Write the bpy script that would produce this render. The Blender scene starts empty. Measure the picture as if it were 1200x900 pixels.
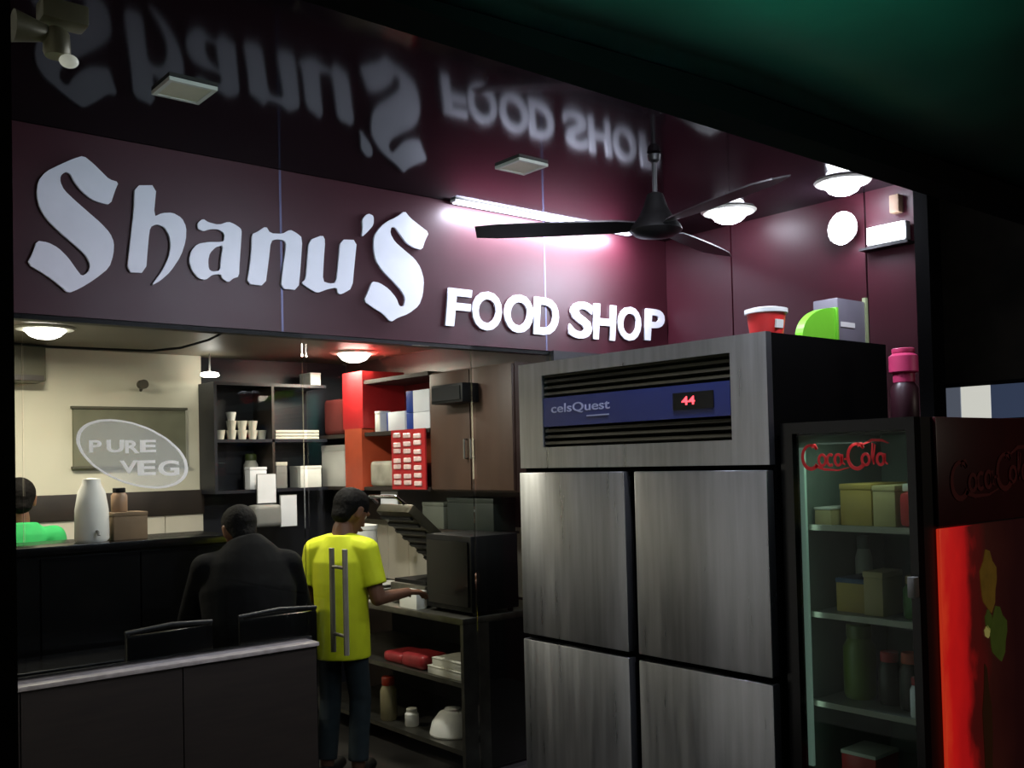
import bpy, bmesh, math, random
from mathutils import Vector, Matrix
random.seed(3)
SC = bpy.context.scene
COL = SC.collection

# ---------------------------------------------------------------- camera, world, exposure
cam_d = bpy.data.cameras.new('camera'); cam = bpy.data.objects.new('camera', cam_d); COL.objects.link(cam)
cam_d.sensor_fit = 'HORIZONTAL'; cam_d.sensor_width = 36.0
cam_d.lens = 36.0 * 1150.0 / 1200.0
cam_d.shift_y = 0.05
cam_d.clip_start = 0.05; cam_d.clip_end = 60
_A = math.atan2(1380, 1150); _P = math.radians(1.5); _R = 0.024
_f = Vector((math.cos(_A), math.sin(_A), 0)); _r = Vector((math.sin(_A), -math.cos(_A), 0)); _u = Vector((0, 0, 1))
_f2 = _f * math.cos(_P) + _u * math.sin(_P); _u2 = _u * math.cos(_P) - _f * math.sin(_P)
_r3 = _r * math.cos(_R) - _u2 * math.sin(_R); _u3 = _u2 * math.cos(_R) + _r * math.sin(_R)
_m = Matrix((_r3, _u3, -_f2)).transposed().to_4x4(); _m.translation = (0, 0, 1.6)
cam.matrix_world = _m
SC.camera = cam

W = bpy.data.worlds.new('night'); SC.world = W; W.use_nodes = True
W.node_tree.nodes['Background'].inputs[0].default_value = (0.55, 0.75, 1.0, 1)
W.node_tree.nodes['Background'].inputs[1].default_value = 0.0015
SC.view_settings.view_transform = 'Standard'; SC.view_settings.look = 'None'
SC.view_settings.exposure = 0.0; SC.view_settings.gamma = 1.0; SC.view_settings.use_curve_mapping = False

def lamp(name, kind, loc, power, color, size=0.1, aim=None, size_y=None, spot=None, blend=0.5):
    d = bpy.data.lights.new(name, kind); o = bpy.data.objects.new(name, d); COL.objects.link(o)
    o.location = loc; d.energy = power; d.color = color
    if kind == 'AREA':
        d.shape = 'DISK' if size_y is None else 'RECTANGLE'; d.size = size
        if size_y: d.size_y = size_y
    else:
        d.shadow_soft_size = size
    if spot: d.spot_size = spot; d.spot_blend = blend
    if aim is not None:
        o.rotation_euler = (Vector(aim) - Vector(loc)).to_track_quat('-Z', 'Y').to_euler()
    return o
COOL = (0.80, 0.84, 1.0); WARM = (1.0, 0.90, 0.72)
# unseen lamps added outside: green on the canopy, warm on the cooler side
lamp('canopy_fill', 'SPOT', (1.0, 0.2, 1.85), 60.0, (0.28, 1.0, 0.85), 0.1, (1.50, 1.2, 2.44), spot=math.radians(70), blend=1.0)
lamp('outside_fill', 'AREA', (4.6, -1.6, 2.1), 7.0, (1.0, 0.85, 0.7), 0.5, (3.6, 1.5, 1.4))

# ---------------------------------------------------------------- helpers
def lin(r, g, b):
    def f(v):
        v /= 255.0
        return v / 12.92 if v <= 0.04045 else ((v + 0.055) / 1.055) ** 2.4
    return (f(r), f(g), f(b), 1.0)
MATS = {}
def mat(name, rgb, rough=0.5, metal=0.0, vary=0.12, scale=9.0, spec=0.5, emit=None, strength=0.0, bump=0.0, stretch=None, coat=0.0, rvary=0.0, aniso=0.0):
    """Principled surface whose colour, gloss and relief are broken up by noise."""
    if name in MATS: return MATS[name]
    m = bpy.data.materials.new(name); m.use_nodes = True
    nt = m.node_tree; p = nt.nodes['Principled BSDF']
    p.inputs['Roughness'].default_value = rough; p.inputs['Metallic'].default_value = metal
    p.inputs['Specular IOR Level'].default_value = spec
    p.inputs['Coat Weight'].default_value = coat; p.inputs['Coat Roughness'].default_value = 0.08
    c = lin(*rgb)
    if aniso:
        tg = nt.nodes.new('ShaderNodeTangent'); tg.direction_type = 'RADIAL'; tg.axis = 'Z'
        p.inputs['Anisotropic'].default_value = aniso; p.inputs['Anisotropic Rotation'].default_value = 0.25; nt.links.new(tg.outputs[0], p.inputs['Tangent'])
    tc = nt.nodes.new('ShaderNodeTexCoord'); mp = nt.nodes.new('ShaderNodeMapping')
    nt.links.new(tc.outputs['Object'], mp.inputs['Vector'])
    if stretch: mp.inputs['Scale'].default_value = stretch
    no = nt.nodes.new('ShaderNodeTexNoise'); no.inputs['Scale'].default_value = scale; no.inputs['Detail'].default_value = 4
    nt.links.new(mp.outputs['Vector'], no.inputs['Vector'])
    rp = nt.nodes.new('ShaderNodeValToRGB')
    rp.color_ramp.elements[0].position = 0.3; rp.color_ramp.elements[1].position = 0.7
    rp.color_ramp.elements[0].color = tuple(v * (1 - vary) for v in c[:3]) + (1,)
    rp.color_ramp.elements[1].color = tuple(min(1, v * (1 + vary)) for v in c[:3]) + (1,)
    nt.links.new(no.outputs['Fac'], rp.inputs['Fac']); nt.links.new(rp.outputs['Color'], p.inputs['Base Color'])
    if rvary:
        mr = nt.nodes.new('ShaderNodeMapRange'); mr.inputs['To Min'].default_value = max(0.02, rough - rvary); mr.inputs['To Max'].default_value = rough + rvary
        nt.links.new(no.outputs['Fac'], mr.inputs['Value']); nt.links.new(mr.outputs['Result'], p.inputs['Roughness'])
    if bump:
        b = nt.nodes.new('ShaderNodeBump'); b.inputs['Strength'].default_value = bump; b.inputs['Distance'].default_value = 0.01
        nt.links.new(no.outputs['Fac'], b.inputs['Height']); nt.links.new(b.outputs['Normal'], p.inputs['Normal'])
    if strength:
        p.inputs['Emission Color'].default_value = lin(*(emit or rgb)); p.inputs['Emission Strength'].default_value = strength
    MATS[name] = m
    return m
def glass_mat(name, tint, gloss, rough=0.0):
    if name in MATS: return MATS[name]
    m = bpy.data.materials.new(name); m.use_nodes = True; nt = m.node_tree
    nt.nodes.remove(nt.nodes['Principled BSDF']); out = nt.nodes['Material Output']
    tr = nt.nodes.new('ShaderNodeBsdfTransparent'); tr.inputs[0].default_value = (*tint, 1)
    gl = nt.nodes.new('ShaderNodeBsdfGlossy'); gl.inputs['Roughness'].default_value = rough
    fr = nt.nodes.new('ShaderNodeFresnel'); fr.inputs['IOR'].default_value = 1.45
    mu = nt.nodes.new('ShaderNodeMath'); mu.operation = 'MULTIPLY'; mu.inputs[1].default_value = gloss
    mx = nt.nodes.new('ShaderNodeMixShader')
    nt.links.new(fr.outputs[0], mu.inputs[0]); nt.links.new(mu.outputs[0], mx.inputs[0])
    nt.links.new(tr.outputs[0], mx.inputs[1]); nt.links.new(gl.outputs[0], mx.inputs[2]); nt.links.new(mx.outputs[0], out.inputs[0])
    MATS[name] = m
    return m
def film_mat(name, rgb, alpha):
    if name in MATS: return MATS[name]
    m = bpy.data.materials.new(name); m.use_nodes = True; nt = m.node_tree
    nt.nodes.remove(nt.nodes['Principled BSDF']); out = nt.nodes['Material Output']
    tr = nt.nodes.new('ShaderNodeBsdfTransparent'); df = nt.nodes.new('ShaderNodeBsdfDiffuse'); df.inputs[0].default_value = lin(*rgb)
    tl = nt.nodes.new('ShaderNodeBsdfTranslucent'); tl.inputs[0].default_value = lin(*rgb)
    m2 = nt.nodes.new('ShaderNodeMixShader'); m2.inputs[0].default_value = 0.75
    mx = nt.nodes.new('ShaderNodeMixShader'); mx.inputs[0].default_value = alpha
    nt.links.new(df.outputs[0], m2.inputs[1]); nt.links.new(tl.outputs[0], m2.inputs[2])
    nt.links.new(tr.outputs[0], mx.inputs[1]); nt.links.new(m2.outputs[0], mx.inputs[2]); nt.links.new(mx.outputs[0], out.inputs[0])
    MATS[name] = m
    return m

OFF = {}
class MB:
    def __init__(s): s.bm = bmesh.new()
    def box(s, x0, x1, y0, y1, z0, z1, bevel=0.0, seg=2, rot=0.0, tilt=None):
        r = bmesh.ops.create_cube(s.bm, size=1.0)
        vs = r['verts']; c = Vector(((x0 + x1) / 2, (y0 + y1) / 2, (z0 + z1) / 2)); d = (abs(x1 - x0), abs(y1 - y0), abs(z1 - z0))
        if bevel:
            for v in vs: v.co = Vector((v.co.x * d[0], v.co.y * d[1], v.co.z * d[2]))
            es = list({e for v in vs for e in v.link_edges})
            q = bmesh.ops.bevel(s.bm, geom=es, offset=min(bevel, min(d) * 0.45), segments=seg, affect='EDGES', profile=0.6)
            vs = list({v for f in q['faces'] for v in f.verts} | {v for v in vs if v.is_valid})
        else:
            for v in vs: v.co = Vector((v.co.x * d[0], v.co.y * d[1], v.co.z * d[2]))
        M = Matrix.Rotation(rot, 3, 'Z')
        if tilt: M = M @ Matrix.Rotation(tilt[1], 3, tilt[0])
        for v in vs: v.co = M @ v.co + c
        return s
    def tube(s, pts, r, n=10, caps=True, side=None):
        """Loft of rings; r a radius, (a, b) radii, or one such per point."""
        pts = [Vector(p) for p in pts]
        rr = list(r) if isinstance(r, list) else [r] * len(pts)
        rr = [(q, q) if not isinstance(q, tuple) else q for q in rr]
        rings = []; prev = None
        for i, p in enumerate(pts):
            t = (pts[min(i + 1, len(pts) - 1)] - pts[max(i - 1, 0)])
            t = t.normalized() if t.length > 1e-9 else Vector((0, 0, 1))
            if side is not None: a = Vector(side)
            elif prev is not None: a = prev
            else: a = Vector((1, 0, 0)) if abs(t.x) < 0.8 else Vector((0, 1, 0))
            a = (a - t * a.dot(t)).normalized(); prev = a; b = t.cross(a)
            rings.append([s.bm.verts.new(p + a * math.cos(2 * math.pi * k / n) * rr[i][0] + b * math.sin(2 * math.pi * k / n) * rr[i][1]) for k in range(n)])
        for q in range(len(rings) - 1):
            for k in range(n):
                s.bm.faces.new((rings[q][k], rings[q][(k + 1) % n], rings[q + 1][(k + 1) % n], rings[q + 1][k]))
        if caps:
            s.bm.faces.new(rings[0][::-1]); s.bm.faces.new(rings[-1])
        return s
    def caps(s, a, b, ra, rb, n=12, side=None):
        """Tapered capsule with round ends."""
        a, b = Vector(a), Vector(b); t = (b - a).normalized() if (b - a).length > 1e-6 else Vector((0, 0, 1))
        ra = ra if isinstance(ra, tuple) else (ra, ra); rb = rb if isinstance(rb, tuple) else (rb, rb)
        P, R = [], []
        for k in range(4):
            q = math.pi / 2 * (1 - k / 4) ; e = min(ra)
            P.append(a - t * e * math.sin(q)); R.append((max(1e-4, ra[0] * math.cos(q)), max(1e-4, ra[1] * math.cos(q))))
        P.append(a); R.append(ra); P.append(b); R.append(rb)
        for k in range(1, 5):
            q = math.pi / 2 * k / 4; e = min(rb)
            P.append(b + t * e * math.sin(q)); R.append((max(1e-4, rb[0] * math.cos(q)), max(1e-4, rb[1] * math.cos(q))))
        return s.tube(P, R, n=n, side=side)
    def lathe(s, prof, c, n=24, axis='Z'):
        c = Vector(c); rings = []
        for r, h in prof:
            ring = []
            for k in range(n):
                a = 2 * math.pi * k / n; x, y = r * math.cos(a), r * math.sin(a)
                v = {'Z': (x, y, h), 'X': (h, x, y), 'Y': (y, h, x)}[axis]
                ring.append(s.bm.verts.new(c + Vector(v)))
            rings.append(ring)
        for q in range(len(rings) - 1):
            for k in range(n):
                s.bm.faces.new((rings[q][k], rings[q][(k + 1) % n], rings[q + 1][(k + 1) % n], rings[q + 1][k]))
        s.bm.faces.new(rings[0][::-1]); s.bm.faces.new(rings[-1])
        return s
    def prism(s, poly, plane, d0, d1):
        """Extrude a 2-D outline. plane 'Y': points are (x, z); 'X': (y, z); 'Z': (x, y)."""
        def P(a, b, d): return {'Y': (a, d, b), 'X': (d, a, b), 'Z': (a, b, d)}[plane]
        A = [s.bm.verts.new(P(a, b, d0)) for a, b in poly]; B = [s.bm.verts.new(P(a, b, d1)) for a, b in poly]
        n = len(poly)
        s.bm.faces.new(A[::-1]); s.bm.faces.new(B)
        for k in range(n): s.bm.faces.new((A[k], A[(k + 1) % n], B[(k + 1) % n], B[k]))
        return s
    def ball(s, c, r, seg=14, rings=9):
        r = r if isinstance(r, tuple) else (r, r, r)
        q = bmesh.ops.create_uvsphere(s.bm, u_segments=seg, v_segments=rings, radius=1)
        for v in q['verts']: v.co = Vector((v.co.x * r[0], v.co.y * r[1], v.co.z * r[2])) + Vector(c)
        return s
    def build(s, name, m, parent=None, smooth=False, label=None):
        bmesh.ops.recalc_face_normals(s.bm, faces=s.bm.faces[:])
        me = bpy.data.meshes.new(name)
        off = OFF.get(parent.name, Vector((0, 0, 0))) if parent else None
        if off is None:
            co = [v.co for v in s.bm.verts]
            lo = Vector((min(c.x for c in co), min(c.y for c in co), min(c.z for c in co))); hi = Vector((max(c.x for c in co), max(c.y for c in co), max(c.z for c in co)))
            off = Vector(((lo.x + hi.x) / 2, (lo.y + hi.y) / 2, lo.z)); own = True
        else: own = False
        for v in s.bm.verts: v.co -= off
        s.bm.to_mesh(me); s.bm.free()
        me.materials.append(m)
        if smooth:
            me.polygons.foreach_set('use_smooth', [True] * len(me.polygons)); me.set_sharp_from_angle(angle=math.radians(40))
        o = bpy.data.objects.new(name, me); COL.objects.link(o)
        if own: o.location = off
        if parent: o.parent = parent
        OFF[o.name] = off.copy()
        if label: o['label'] = label
        return o
def tag(o, label, cat, group=None, kind=None):
    o['label'] = label; o['category'] = cat
    if group: o['group'] = group
    if kind: o['kind'] = kind
    return o
def thing(name, label, cat, loc, group=None):
    o = bpy.data.objects.new(name, None); COL.objects.link(o); o.location = loc; o.empty_display_size = 0.1
    OFF[o.name] = Vector(loc)
    return tag(o, label, cat, group)
def struct(o, label=None):
    o['kind'] = 'structure'
    if label: o['label'] = label
    return o
def copy_thing(o, delta, label=None):
    c = o.copy(); COL.objects.link(c); c.location = o.location + Vector(delta)
    if label: c['label'] = label
    for ch in o.children:
        d = ch.copy(); COL.objects.link(d); d.parent = c
        for g in ch.children:
            e = g.copy(); COL.objects.link(e); e.parent = d
    return c
def box(name, m, b, parent=None, bevel=0.0, label=None):
    return MB().box(*b, bevel=bevel).build(name, m, parent, smooth=bool(bevel), label=label)

def curve_mesh(splines, plane_y, depth, smooth_handles=True):
    """Filled outline (with holes) in the X-Z plane, extruded towards -Y; returns a bmesh."""
    cd = bpy.data.curves.new('tmp', 'CURVE'); cd.dimensions = '2D'; cd.fill_mode = 'BOTH'; cd.extrude = depth / 2; cd.bevel_depth = 0
    for pts in splines:
        sp = cd.splines.new('POLY'); sp.points.add(len(pts) - 1); sp.use_cyclic_u = True
        for q, (a, b) in enumerate(pts): sp.points[q].co = (a, b, 0, 1)
    return _curve_to_bm(cd, lambda v: Vector((v.x, plane_y - v.z, v.y)))
def _curve_to_bm(cd, fn):
    o = bpy.data.objects.new('tmp', cd); COL.objects.link(o)
    dg = bpy.context.evaluated_depsgraph_get(); me = bpy.data.meshes.new_from_object(o.evaluated_get(dg))
    bm = bmesh.new(); bm.from_mesh(me); bpy.data.meshes.remove(me); bpy.data.objects.remove(o)
    bmesh.ops.remove_doubles(bm, verts=bm.verts[:], dist=1e-5)
    for v in bm.verts: v.co = fn(v.co)
    return bm
def text_bm(t, depth, weight=0.0, shear=0.0, res=4, spacing=1.0):
    cd = bpy.data.curves.new('tmp', 'FONT'); cd.body = t; cd.size = 1; cd.extrude = depth / 2; cd.offset = weight; cd.shear = shear; cd.resolution_u = res; cd.space_character = spacing
    return _curve_to_bm(cd, lambda v: v.copy())
def fit_text(t, a0, a1, b0, b1, fn, depth=0.004, weight=0.0, shear=0.0, spacing=1.0):
    """Text stretched into the box a0..a1 by b0..b1; fn(a, b, d) gives the world point."""
    bm = text_bm(t, 1.0, weight, shear, spacing=spacing)
    xs = [v.co.x for v in bm.verts]; ys = [v.co.y for v in bm.verts]; x0, x1, y0, y1 = min(xs), max(xs), min(ys), max(ys)
    for v in bm.verts:
        v.co = Vector(fn(a0 + (v.co.x - x0) / (x1 - x0) * (a1 - a0), b0 + (v.co.y - y0) / (y1 - y0) * (b1 - b0), v.co.z * depth))
    mb = MB(); mb.bm.free(); mb.bm = bm
    return mb
def ribbon(strokes, fn, depth=0.003):
    """Brush strokes: lists of (a, b, width) made into raised flat strips."""
    mb = MB(); bm = mb.bm
    for st in strokes:
        rows = []
        for q, (a, b, w) in enumerate(st):
            p0 = st[max(q - 1, 0)]; p1 = st[min(q + 1, len(st) - 1)]
            dx, dy = p1[0] - p0[0], p1[1] - p0[1]; L = math.hypot(dx, dy) or 1; nx, ny = -dy / L, dx / L
            rows.append([bm.verts.new(fn(a + nx * w / 2 * sg, b + ny * w / 2 * sg, d)) for sg, d in ((-1, 0), (1, 0), (1, depth), (-1, depth))])
        for q in range(len(rows) - 1):
            for k in range(4): bm.faces.new((rows[q][k], rows[q][(k + 1) % 4], rows[q + 1][(k + 1) % 4], rows[q + 1][k]))
        bm.faces.new(rows[0]); bm.faces.new(rows[-1][::-1])
    return mb
def arc(cx, cy, rx, ry, d0, d1, w0, w1=None, n=12):
    w1 = w0 if w1 is None else w1
    return [(cx + rx * math.cos(math.radians(d0 + (d1 - d0) * k / n)), cy + ry * math.sin(math.radians(d0 + (d1 - d0) * k / n)), w0 + (w1 - w0) * k / n) for k in range(n + 1)]
def soda_script():
    """The cursive drink lettering, in a box about 3.6 wide and 1.2 high."""
    S = []
    for ox in (0.0, 1.95):                                             # the two big capitals with their tails
        S.append(arc(ox + 0.42, 0.52, 0.36, 0.44, 40, 320, 0.09, 0.15, 18))
        S.append([(ox + 0.70, 0.80, 0.10), (ox + 0.62, 0.98, 0.08), (ox + 0.45, 0.97, 0.05), (ox + 0.5, 0.84, 0.03)])
    S.append([(0.62, 0.2, 0.12), (1.0, 0.06, 0.09), (1.6, 0.02, 0.06), (2.05, 0.12, 0.03)])
    S.append([(2.6, 0.92, 0.05), (3.0, 1.08, 0.10), (3.4, 1.06, 0.09), (3.66, 0.95, 0.03)])
    for ox in (0.92, 2.78): S.append(arc(ox, 0.4, 0.15, 0.2, 0, 360, 0.10, 0.10, 14)) if ox < 1 else S.append(arc(ox - 0.05, 0.4, 0.15, 0.2, 0, 360, 0.10, 0.10, 14))
    S.append(arc(1.27, 0.4, 0.14, 0.2, 50, 310, 0.10, 0.10, 12))
    for ox in (1.6, 3.32):
        S.append(arc(ox, 0.4, 0.14, 0.2, 0, 360, 0.10, 0.10, 14)); S.append([(ox + 0.17, 0.6, 0.09), (ox + 0.16, 0.3, 0.09), (ox + 0.28, 0.22, 0.04)])
    S.append([(1.86, 0.42, 0.07), (2.0, 0.44, 0.07)])
    S.append([(3.02, 0.3, 0.05), (3.12, 0.9, 0.06), (3.02, 0.98, 0.05), (2.99, 0.5, 0.09), (3.06, 0.22, 0.06)])
    return S
LETTERS = {'S':[[[1.172,2.835],[1.21,2.809],[1.242,2.781],[1.268,2.758],[1.305,2.752],[1.291,2.717],[1.272,2.657],[1.234,2.659],[1.202,2.667],[1.167,2.691],[1.139,2.723],[1.122,2.757],[1.105,2.761],[1.086,2.741],[1.085,2.717],[1.098,2.688],[1.138,2.653],[1.189,2.613],[1.233,2.579],[1.269,2.543],[1.284,2.507],[1.281,2.459],[1.264,2.403],[1.205,2.349],[1.153,2.311],[1.109,2.288],[1.078,2.317],[1.03,2.351],[0.964,2.387],[0.985,2.431],[0.998,2.478],[1.037,2.477],[1.074,2.461],[1.111,2.426],[1.141,2.383],[1.16,2.359],[1.186,2.378],[1.193,2.408],[1.177,2.444],[1.136,2.479],[1.081,2.522],[1.038,2.562],[1.011,2.604],[1.0,2.654],[1.006,2.708],[1.034,2.749],[1.084,2.784],[1.134,2.816]]],'h':[[[1.369,2.75],[1.457,2.765],[1.443,2.632],[1.478,2.653],[1.521,2.661],[1.56,2.645],[1.579,2.609],[1.576,2.551],[1.554,2.484],[1.51,2.415],[1.467,2.372],[1.428,2.347],[1.474,2.411],[1.503,2.471],[1.513,2.522],[1.508,2.564],[1.488,2.596],[1.456,2.605],[1.428,2.588],[1.42,2.531],[1.408,2.399],[1.333,2.393],[1.349,2.522],[1.364,2.649]]],'a':[[[1.628,2.633],[1.652,2.654],[1.673,2.642],[1.72,2.637],[1.764,2.657],[1.792,2.65],[1.82,2.635],[1.824,2.619],[1.812,2.489],[1.808,2.424],[1.782,2.414],[1.76,2.394],[1.732,2.409],[1.727,2.427],[1.689,2.42],[1.659,2.394],[1.629,2.398],[1.601,2.429],[1.589,2.469],[1.599,2.512],[1.626,2.544],[1.675,2.558],[1.718,2.563],[1.743,2.569],[1.747,2.604],[1.719,2.619],[1.681,2.614],[1.654,2.601],[1.63,2.607]],[[1.74,2.553],[1.707,2.541],[1.679,2.511],[1.671,2.479],[1.673,2.442],[1.689,2.433],[1.725,2.442],[1.728,2.49]]],'n':[[[1.871,2.617],[1.9,2.632],[1.938,2.661],[1.958,2.632],[2.018,2.637],[2.054,2.661],[2.084,2.651],[2.115,2.632],[2.103,2.499],[2.09,2.392],[2.004,2.391],[2.018,2.49],[2.035,2.586],[2.029,2.608],[1.993,2.611],[1.96,2.599],[1.947,2.504],[1.93,2.396],[1.844,2.396],[1.859,2.473],[1.87,2.561]]],'u':[[[2.148,2.625],[2.218,2.658],[2.231,2.635],[2.221,2.543],[2.214,2.444],[2.249,2.437],[2.285,2.444],[2.299,2.544],[2.311,2.649],[2.399,2.658],[2.384,2.547],[2.369,2.427],[2.312,2.393],[2.292,2.395],[2.288,2.423],[2.241,2.411],[2.185,2.387],[2.147,2.403],[2.106,2.426],[2.129,2.446],[2.138,2.526]]],'apos':[[[2.43,2.761],[2.464,2.794],[2.495,2.785],[2.492,2.741],[2.458,2.704],[2.426,2.674],[2.433,2.718]]],'s':[[[2.627,2.8],[2.672,2.836],[2.702,2.807],[2.756,2.777],[2.814,2.747],[2.79,2.706],[2.771,2.656],[2.725,2.66],[2.681,2.677],[2.643,2.717],[2.613,2.75],[2.591,2.743],[2.586,2.713],[2.611,2.676],[2.671,2.638],[2.724,2.607],[2.759,2.566],[2.778,2.507],[2.769,2.431],[2.745,2.376],[2.681,2.33],[2.619,2.307],[2.579,2.282],[2.533,2.322],[2.483,2.344],[2.431,2.372],[2.455,2.417],[2.478,2.47],[2.52,2.467],[2.57,2.443],[2.613,2.402],[2.629,2.363],[2.657,2.365],[2.667,2.407],[2.644,2.442],[2.597,2.482],[2.538,2.527],[2.501,2.574],[2.491,2.631],[2.495,2.69],[2.535,2.743],[2.579,2.775]]]}
FOOD =  [('F', 2.903, 3.078, 2.289, 2.483), ('O', 3.078, 3.273, 2.281, 2.486), ('O', 3.292, 3.492, 2.283, 2.49), ('D', 3.491, 3.68, 2.284, 2.489), ('S', 3.755, 3.944, 2.281, 2.491), ('H', 3.943, 4.141, 2.285, 2.491), ('O', 4.153, 4.348, 2.292, 2.495), ('P', 4.373, 4.559, 2.305, 2.498)]
PV =  [('P', 1.184, 1.221, 1.672, 1.72), ('U', 1.25, 1.307, 1.671, 1.721), ('R', 1.321, 1.368, 1.667, 1.719), ('E', 1.38, 1.435, 1.67, 1.72), ('V', 1.299, 1.36, 1.586, 1.639), ('E', 1.369, 1.432, 1.577, 1.638), ('G', 1.452, 1.529, 1.572, 1.636)]
ELL =  [(1.572, 1.601), (1.57, 1.584), (1.564, 1.569), (1.554, 1.556), (1.54, 1.545), (1.523, 1.535), (1.503, 1.529), (1.48, 1.524), (1.455, 1.522), (1.428, 1.523), (1.4, 1.526), (1.372, 1.531), (1.343, 1.539), (1.315, 1.548), (1.287, 1.56), (1.261, 1.573), (1.236, 1.588), (1.213, 1.604), (1.192, 1.62), (1.175, 1.638), (1.16, 1.656), (1.148, 1.673), (1.14, 1.691), (1.134, 1.708), (1.133, 1.724), (1.135, 1.74), (1.14, 1.754), (1.149, 1.767), (1.161, 1.778), (1.176, 1.787), (1.195, 1.794), (1.215, 1.8), (1.238, 1.802), (1.263, 1.803), (1.29, 1.801), (1.318, 1.797), (1.347, 1.791), (1.375, 1.782), (1.404, 1.772), (1.432, 1.759), (1.458, 1.744), (1.483, 1.729), (1.505, 1.711), (1.525, 1.693), (1.542, 1.675), (1.555, 1.656), (1.565, 1.637), (1.57, 1.618)]

# ---------------------------------------------------------------- materials
M_maroon = mat('maroon_laminate', (56, 16, 26), 0.40, vary=0.10, scale=3, spec=0.30, rvary=0.05)
M_letter = mat('white_acrylic', (236, 236, 245), 0.35, vary=0.03, spec=0.4)
M_strip = mat('joint_strip', (84, 84, 112), 0.4, 0.5, vary=0.1)
M_gloss = mat('glossy_dark_ceiling', (22, 15, 19), 0.085, vary=0.15, scale=2.5, spec=0.07, rvary=0.02)
M_black = mat('black_paint', (9, 9, 10), 0.55, vary=0.2, scale=14, spec=0.3)
M_blackgloss = mat('black_gloss', (10, 10, 11), 0.22, vary=0.15, spec=0.4)
M_canopy = mat('green_tarpaulin', (12, 74, 60), 0.6, vary=0.35, scale=2.2, bump=0.3)
M_cream = mat('cream_wall_paint', (212, 207, 188), 0.7, vary=0.05, scale=4, bump=0.05)
M_tile = mat('cream_tile', (214, 206, 190), 0.25, vary=0.05)
M_kceil = mat('kitchen_ceiling', (96, 90, 76), 0.45, vary=0.15, scale=3)
M_floor = mat('dark_floor', (40, 37, 34), 0.4, vary=0.2, scale=5)
M_brownlam = mat('dark_brown_laminate', (37, 30, 23), 0.5, vary=0.2, scale=6, stretch=(1, 1, 8))
M_marble = mat('pale_stone', (150, 142, 134), 0.35, vary=0.25, scale=22)
M_ledge = mat('dark_brown_ledge', (46, 38, 33), 0.5, vary=0.2, scale=10)
M_navy = mat('navy_laminate', (20, 22, 32), 0.45, vary=0.2, scale=6)
M_steel = mat('brushed_steel', (180, 182, 186), 0.30, 0.92, vary=0.14, scale=5, stretch=(1.0, 7.0, 0.5), rvary=0.07, aniso=0.85)
M_chrome = mat('chrome', (200, 200, 205), 0.15, 1.0, vary=0.05)
M_dullsteel = mat('dull_steel', (120, 118, 110), 0.45, 1.0, vary=0.2, scale=12)
M_cup = mat('brown_cupboard', (70, 49, 38), 0.5, vary=0.2, scale=7, stretch=(1, 1, 0.2))
M_red = mat('red_board', (178, 34, 38), 0.45, vary=0.1)
M_orange = mat('orange_board', (196, 84, 52), 0.5, vary=0.1)
M_darkred = mat('dark_red_board', (112, 24, 30), 0.5, vary=0.15)
M_white = mat('white_plastic', (226, 226, 222), 0.45, vary=0.05)
M_offwhite = mat('off_white', (198, 196, 184), 0.55, vary=0.1)
M_grey = mat('grey_plastic', (128, 128, 126), 0.5, vary=0.12)
M_paper = mat('paper', (225, 228, 236), 0.7, vary=0.04)
M_glass = glass_mat('partition_glass', (0.90, 0.92, 0.91), 0.6)
M_fglass = glass_mat('cooler_glass', (0.86, 0.92, 0.90), 0.4)
M_film = film_mat('frosted_film', (240, 245, 250), 0.24)
M_filmw = film_mat('white_film', (255, 255, 255), 0.92)
def glow(name, rgb, strength): return mat(name, rgb, 0.4, vary=0.0, emit=rgb, strength=strength)
M_led = glow('lamp_face', (235, 240, 255), 42.0)
M_ledw = glow('lamp_face_warm', (255, 248, 236), 18.0)

# ---------------------------------------------------------------- the setting
FY = 4.0
struct(box('floor', M_floor, (-3.2, 8, -2.5, 7.2, -0.1, 0)), 'dark floor running from the street into the kitchen')
struct(box('ceiling', M_gloss, (0.2, 4.6, 1.36, 4.06, 2.93, 3.0)), 'glossy dark ceiling that mirrors the maroon sign')
struct(box('ceiling_kitchen', M_kceil, (0.2, 4.7, 4.06, 6.5, 2.35, 2.45)), 'low brownish ceiling of the kitchen')
# right wall in laminate sheets
wr = struct(box('wall_right', M_blackgloss, (4.615, 4.70, 2.352, 6.5, 0, 3.0)), 'maroon laminate wall on the right with a vertical joint')
for y0, y1 in ((2.35, 2.655), (2.665, 3.50), (3.51, 4.0)):
    box('panel', M_maroon, (4.60, 4.62, y0, y1, 0, 2.93), wr)
struct(box('wall_left', M_black, (-1.4, 0.308, 1.34, 1.44, 0, 2.40)), 'black front wall left of the shop opening')
struct(box('wall_side', M_cream, (0.2, 0.28, 1.44, 6.5, 0, 2.93)))
struct(box('wall_front', M_black, (-1.4, 4.7, 1.39, 1.44, 2.40, 3.0)))
wb = struct(box('wall_back', M_cream, (0.2, 2.6, 6.35, 6.5, 0, 2.36)), 'cream back wall of the kitchen')
struct(box('wall_kitchen_back', M_navy, (2.6, 4.7, 6.42, 6.5, 0, 2.36)))
box('ledge', M_ledge, (0.3, 2.6, 6.325, 6.35, 1.30, 1.46), wb, bevel=0.006)
for k in range(9):
    box('tile', M_tile, (0.32 + k * 0.253, 0.32 + k * 0.253 + 0.248, 6.338, 6.352, 1.06, 1.298), wb)
struct(box('wall_kitchen_right', M_ledge, (3.75, 3.83, 4.06, 6.42, 0, 2.36)))
bs = struct(box('trim_1', M_ledge, (3.62, 3.75, 4.06, 6.42, 1.22, 1.43)))
for k in range(9):
    box('tile', M_tile, (3.725, 3.752, 4.08 + k * 0.253, 4.08 + k * 0.253 + 0.248, 0.8, 1.218), bs)
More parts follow.
